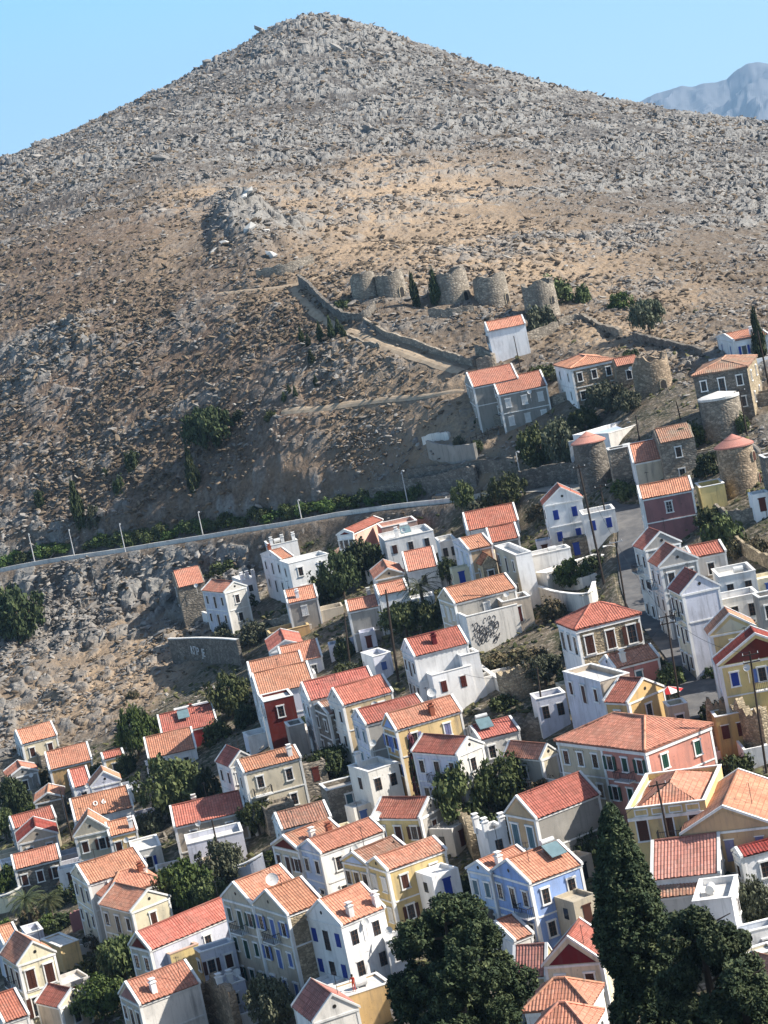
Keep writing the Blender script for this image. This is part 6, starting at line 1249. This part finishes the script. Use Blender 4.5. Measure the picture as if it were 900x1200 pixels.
# person on the terrace
H4_ = HS['flat cream roof terrace above an ochre wall at the bottom centre, person standing on it']
def person(root_h):
    cell_ = MB(); J = {'pel': (0,0,.95), 'sp': (0,.02,1.15), 'ch': (0,.02,1.38), 'nk': (0,.01,1.53), 'hd': (0,-.02,1.66), 'ht': (0,-.01,1.76), 'ls': (.19,0,1.42), 'le': (.27,-.05,1.14), 'lh': (.24,-.22,.95), 'rs': (-.19,0,1.42), 're': (-.30,-.10,1.2), 'rh': (-.20,-.32,1.22),
        'lp': (.10,0,.90), 'lk': (.13,-.06,.50), 'la': (.13,.03,.08), 'lt': (.14,-.14,.03), 'rp': (-.10,0,.90), 'rk': (-.12,.0,.50), 'ra': (-.13,.05,.08), 'rt': (-.14,-.12,.03)}
    E_ = [('pel','sp'),('sp','ch'),('ch','nk'),('nk','hd'),('hd','ht'),('ch','ls'),('ls','le'),('le','lh'),('ch','rs'),('rs','re'),('re','rh'),('pel','lp'),('lp','lk'),('lk','la'),('la','lt'),('pel','rp'),('rp','rk'),('rk','ra'),('ra','rt')]
    Rd = dict(pel=.15, sp=.125, ch=.15, nk=.055, hd=.095, ht=.07, ls=.065, le=.042, lh=.035, rs=.065, re=.042, rh=.035, lp=.095, lk=.06, la=.042, lt=.035, rp=.095, rk=.06, ra=.042, rt=.035)
    ks = list(J); me = bpy.data.meshes.new('person'); me.from_pydata([J[k] for k in ks], [(ks.index(a), ks.index(b)) for a, b in E_], []); o_ = bpy.data.objects.new('person', me); COL.objects.link(o_)
    o_.modifiers.new('skin', 'SKIN'); sv = me.skin_vertices[0].data
    for i, k in enumerate(ks): sv[i].radius = (Rd[k], Rd[k]*.8)
    sv[0].use_root = True; ss = o_.modifiers.new('s', 'SUBSURF'); ss.levels = 1; ss.render_levels = 1
    dg = bpy.context.evaluated_depsgraph_get(); m2 = bpy.data.meshes.new_from_object(o_.evaluated_get(dg)); bpy.data.objects.remove(o_)
    skin = flatm('skin', (.42,.24,.16), .6); red = flatm('red_clothes', (.50,.06,.03), .8); hair = flatm('dark_hair', (.02,.015,.012), .7)
    m2.materials.clear(); m2.materials.append(skin); m2.materials.append(red)
    for p in m2.polygons: z = p.center.z; x = abs(p.center.x); p.material_index = 1 if (.12 < z < 1.47 and not (x > .21 and z < 1.3)) else 0
    b = link('person', m2); b.location = root_h; b.rotation_euler = (0, 0, -.5); tag(b, 'person in red clothes with dark hair standing on the cream terrace', 'person')
    hb = MB(); 
    for i in range(7):
        pass
    prof = [(.02,1.80),(.075,1.785),(.105,1.74),(.112,1.67),(.10,1.60),(.085,1.54)]; hb.ring(prof, 14, c=(0, .015)); hb.build('hair', hair, b, True)
    for sx in (.24, -.20):
        base = Vector((sx, -.22 if sx > 0 else -.32, .95 if sx > 0 else 1.22)); f = MB()
        for q in range(5): f.tube([base+Vector(((q-2)*.013, -.01, -.02)), base+Vector(((q-2)*.017, -.03, -.07)), base+Vector(((q-2)*.017, -.02, -.1+.008*abs(q-2)))], .009, 5)
        f.build('hand', skin, b)
c_, s2 = math.cos(H4_['root'].rotation_euler.z), math.sin(H4_['root'].rotation_euler.z); lx, ly = H4_['l']*.3, H4_['w']*.28
person((H4_['g'][0]+lx*c_-ly*s2, H4_['g'][1]+lx*s2+ly*c_, H4_['g'][2]+H4_['H']-.12))
# wooden fence by the grey houses
g0, g1 = gh(553, 521), gh(586, 508); root = empty('wooden_fence', g0); tag(root, 'short weathered wooden rail fence under the neoclassical stone house', 'fence'); d = Vector(g1-g0)
for q in range(6): p = d*(q/5); z_ = float(T(g0[0]+p.x, g0[1]+p.y))-g0[2]; a = MB(); a.bar((p.x, p.y, z_-.3), (p.x, p.y, z_+1.5), .14); a.build('post', BARK, root)
for zz in (.6, 1.2): a = MB(); a.bar((0, 0, zz), (d.x, d.y, d.z+zz), .08, .12); a.build('rail', BARK, root)
# haze: one closed volume of even density round the camera and the whole scene
hz = MB(); hz.box(-16000, 16000, -300, 19500, -700, 1500)
m = bpy.data.materials.new('haze_air'); m.use_nodes = True; N, Lk = nodes(m); N.remove(N['Principled BSDF']); pv = N.new('ShaderNodeVolumePrincipled'); pv.inputs['Color'].default_value = (.42,.68,1,1); pv.inputs['Density'].default_value = 5.0e-5; pv.inputs['Anisotropy'].default_value = .2
Lk.new(pv.outputs[0], N['Material Output'].inputs['Volume']); tag(hz.build('haze', m), kind='stuff')
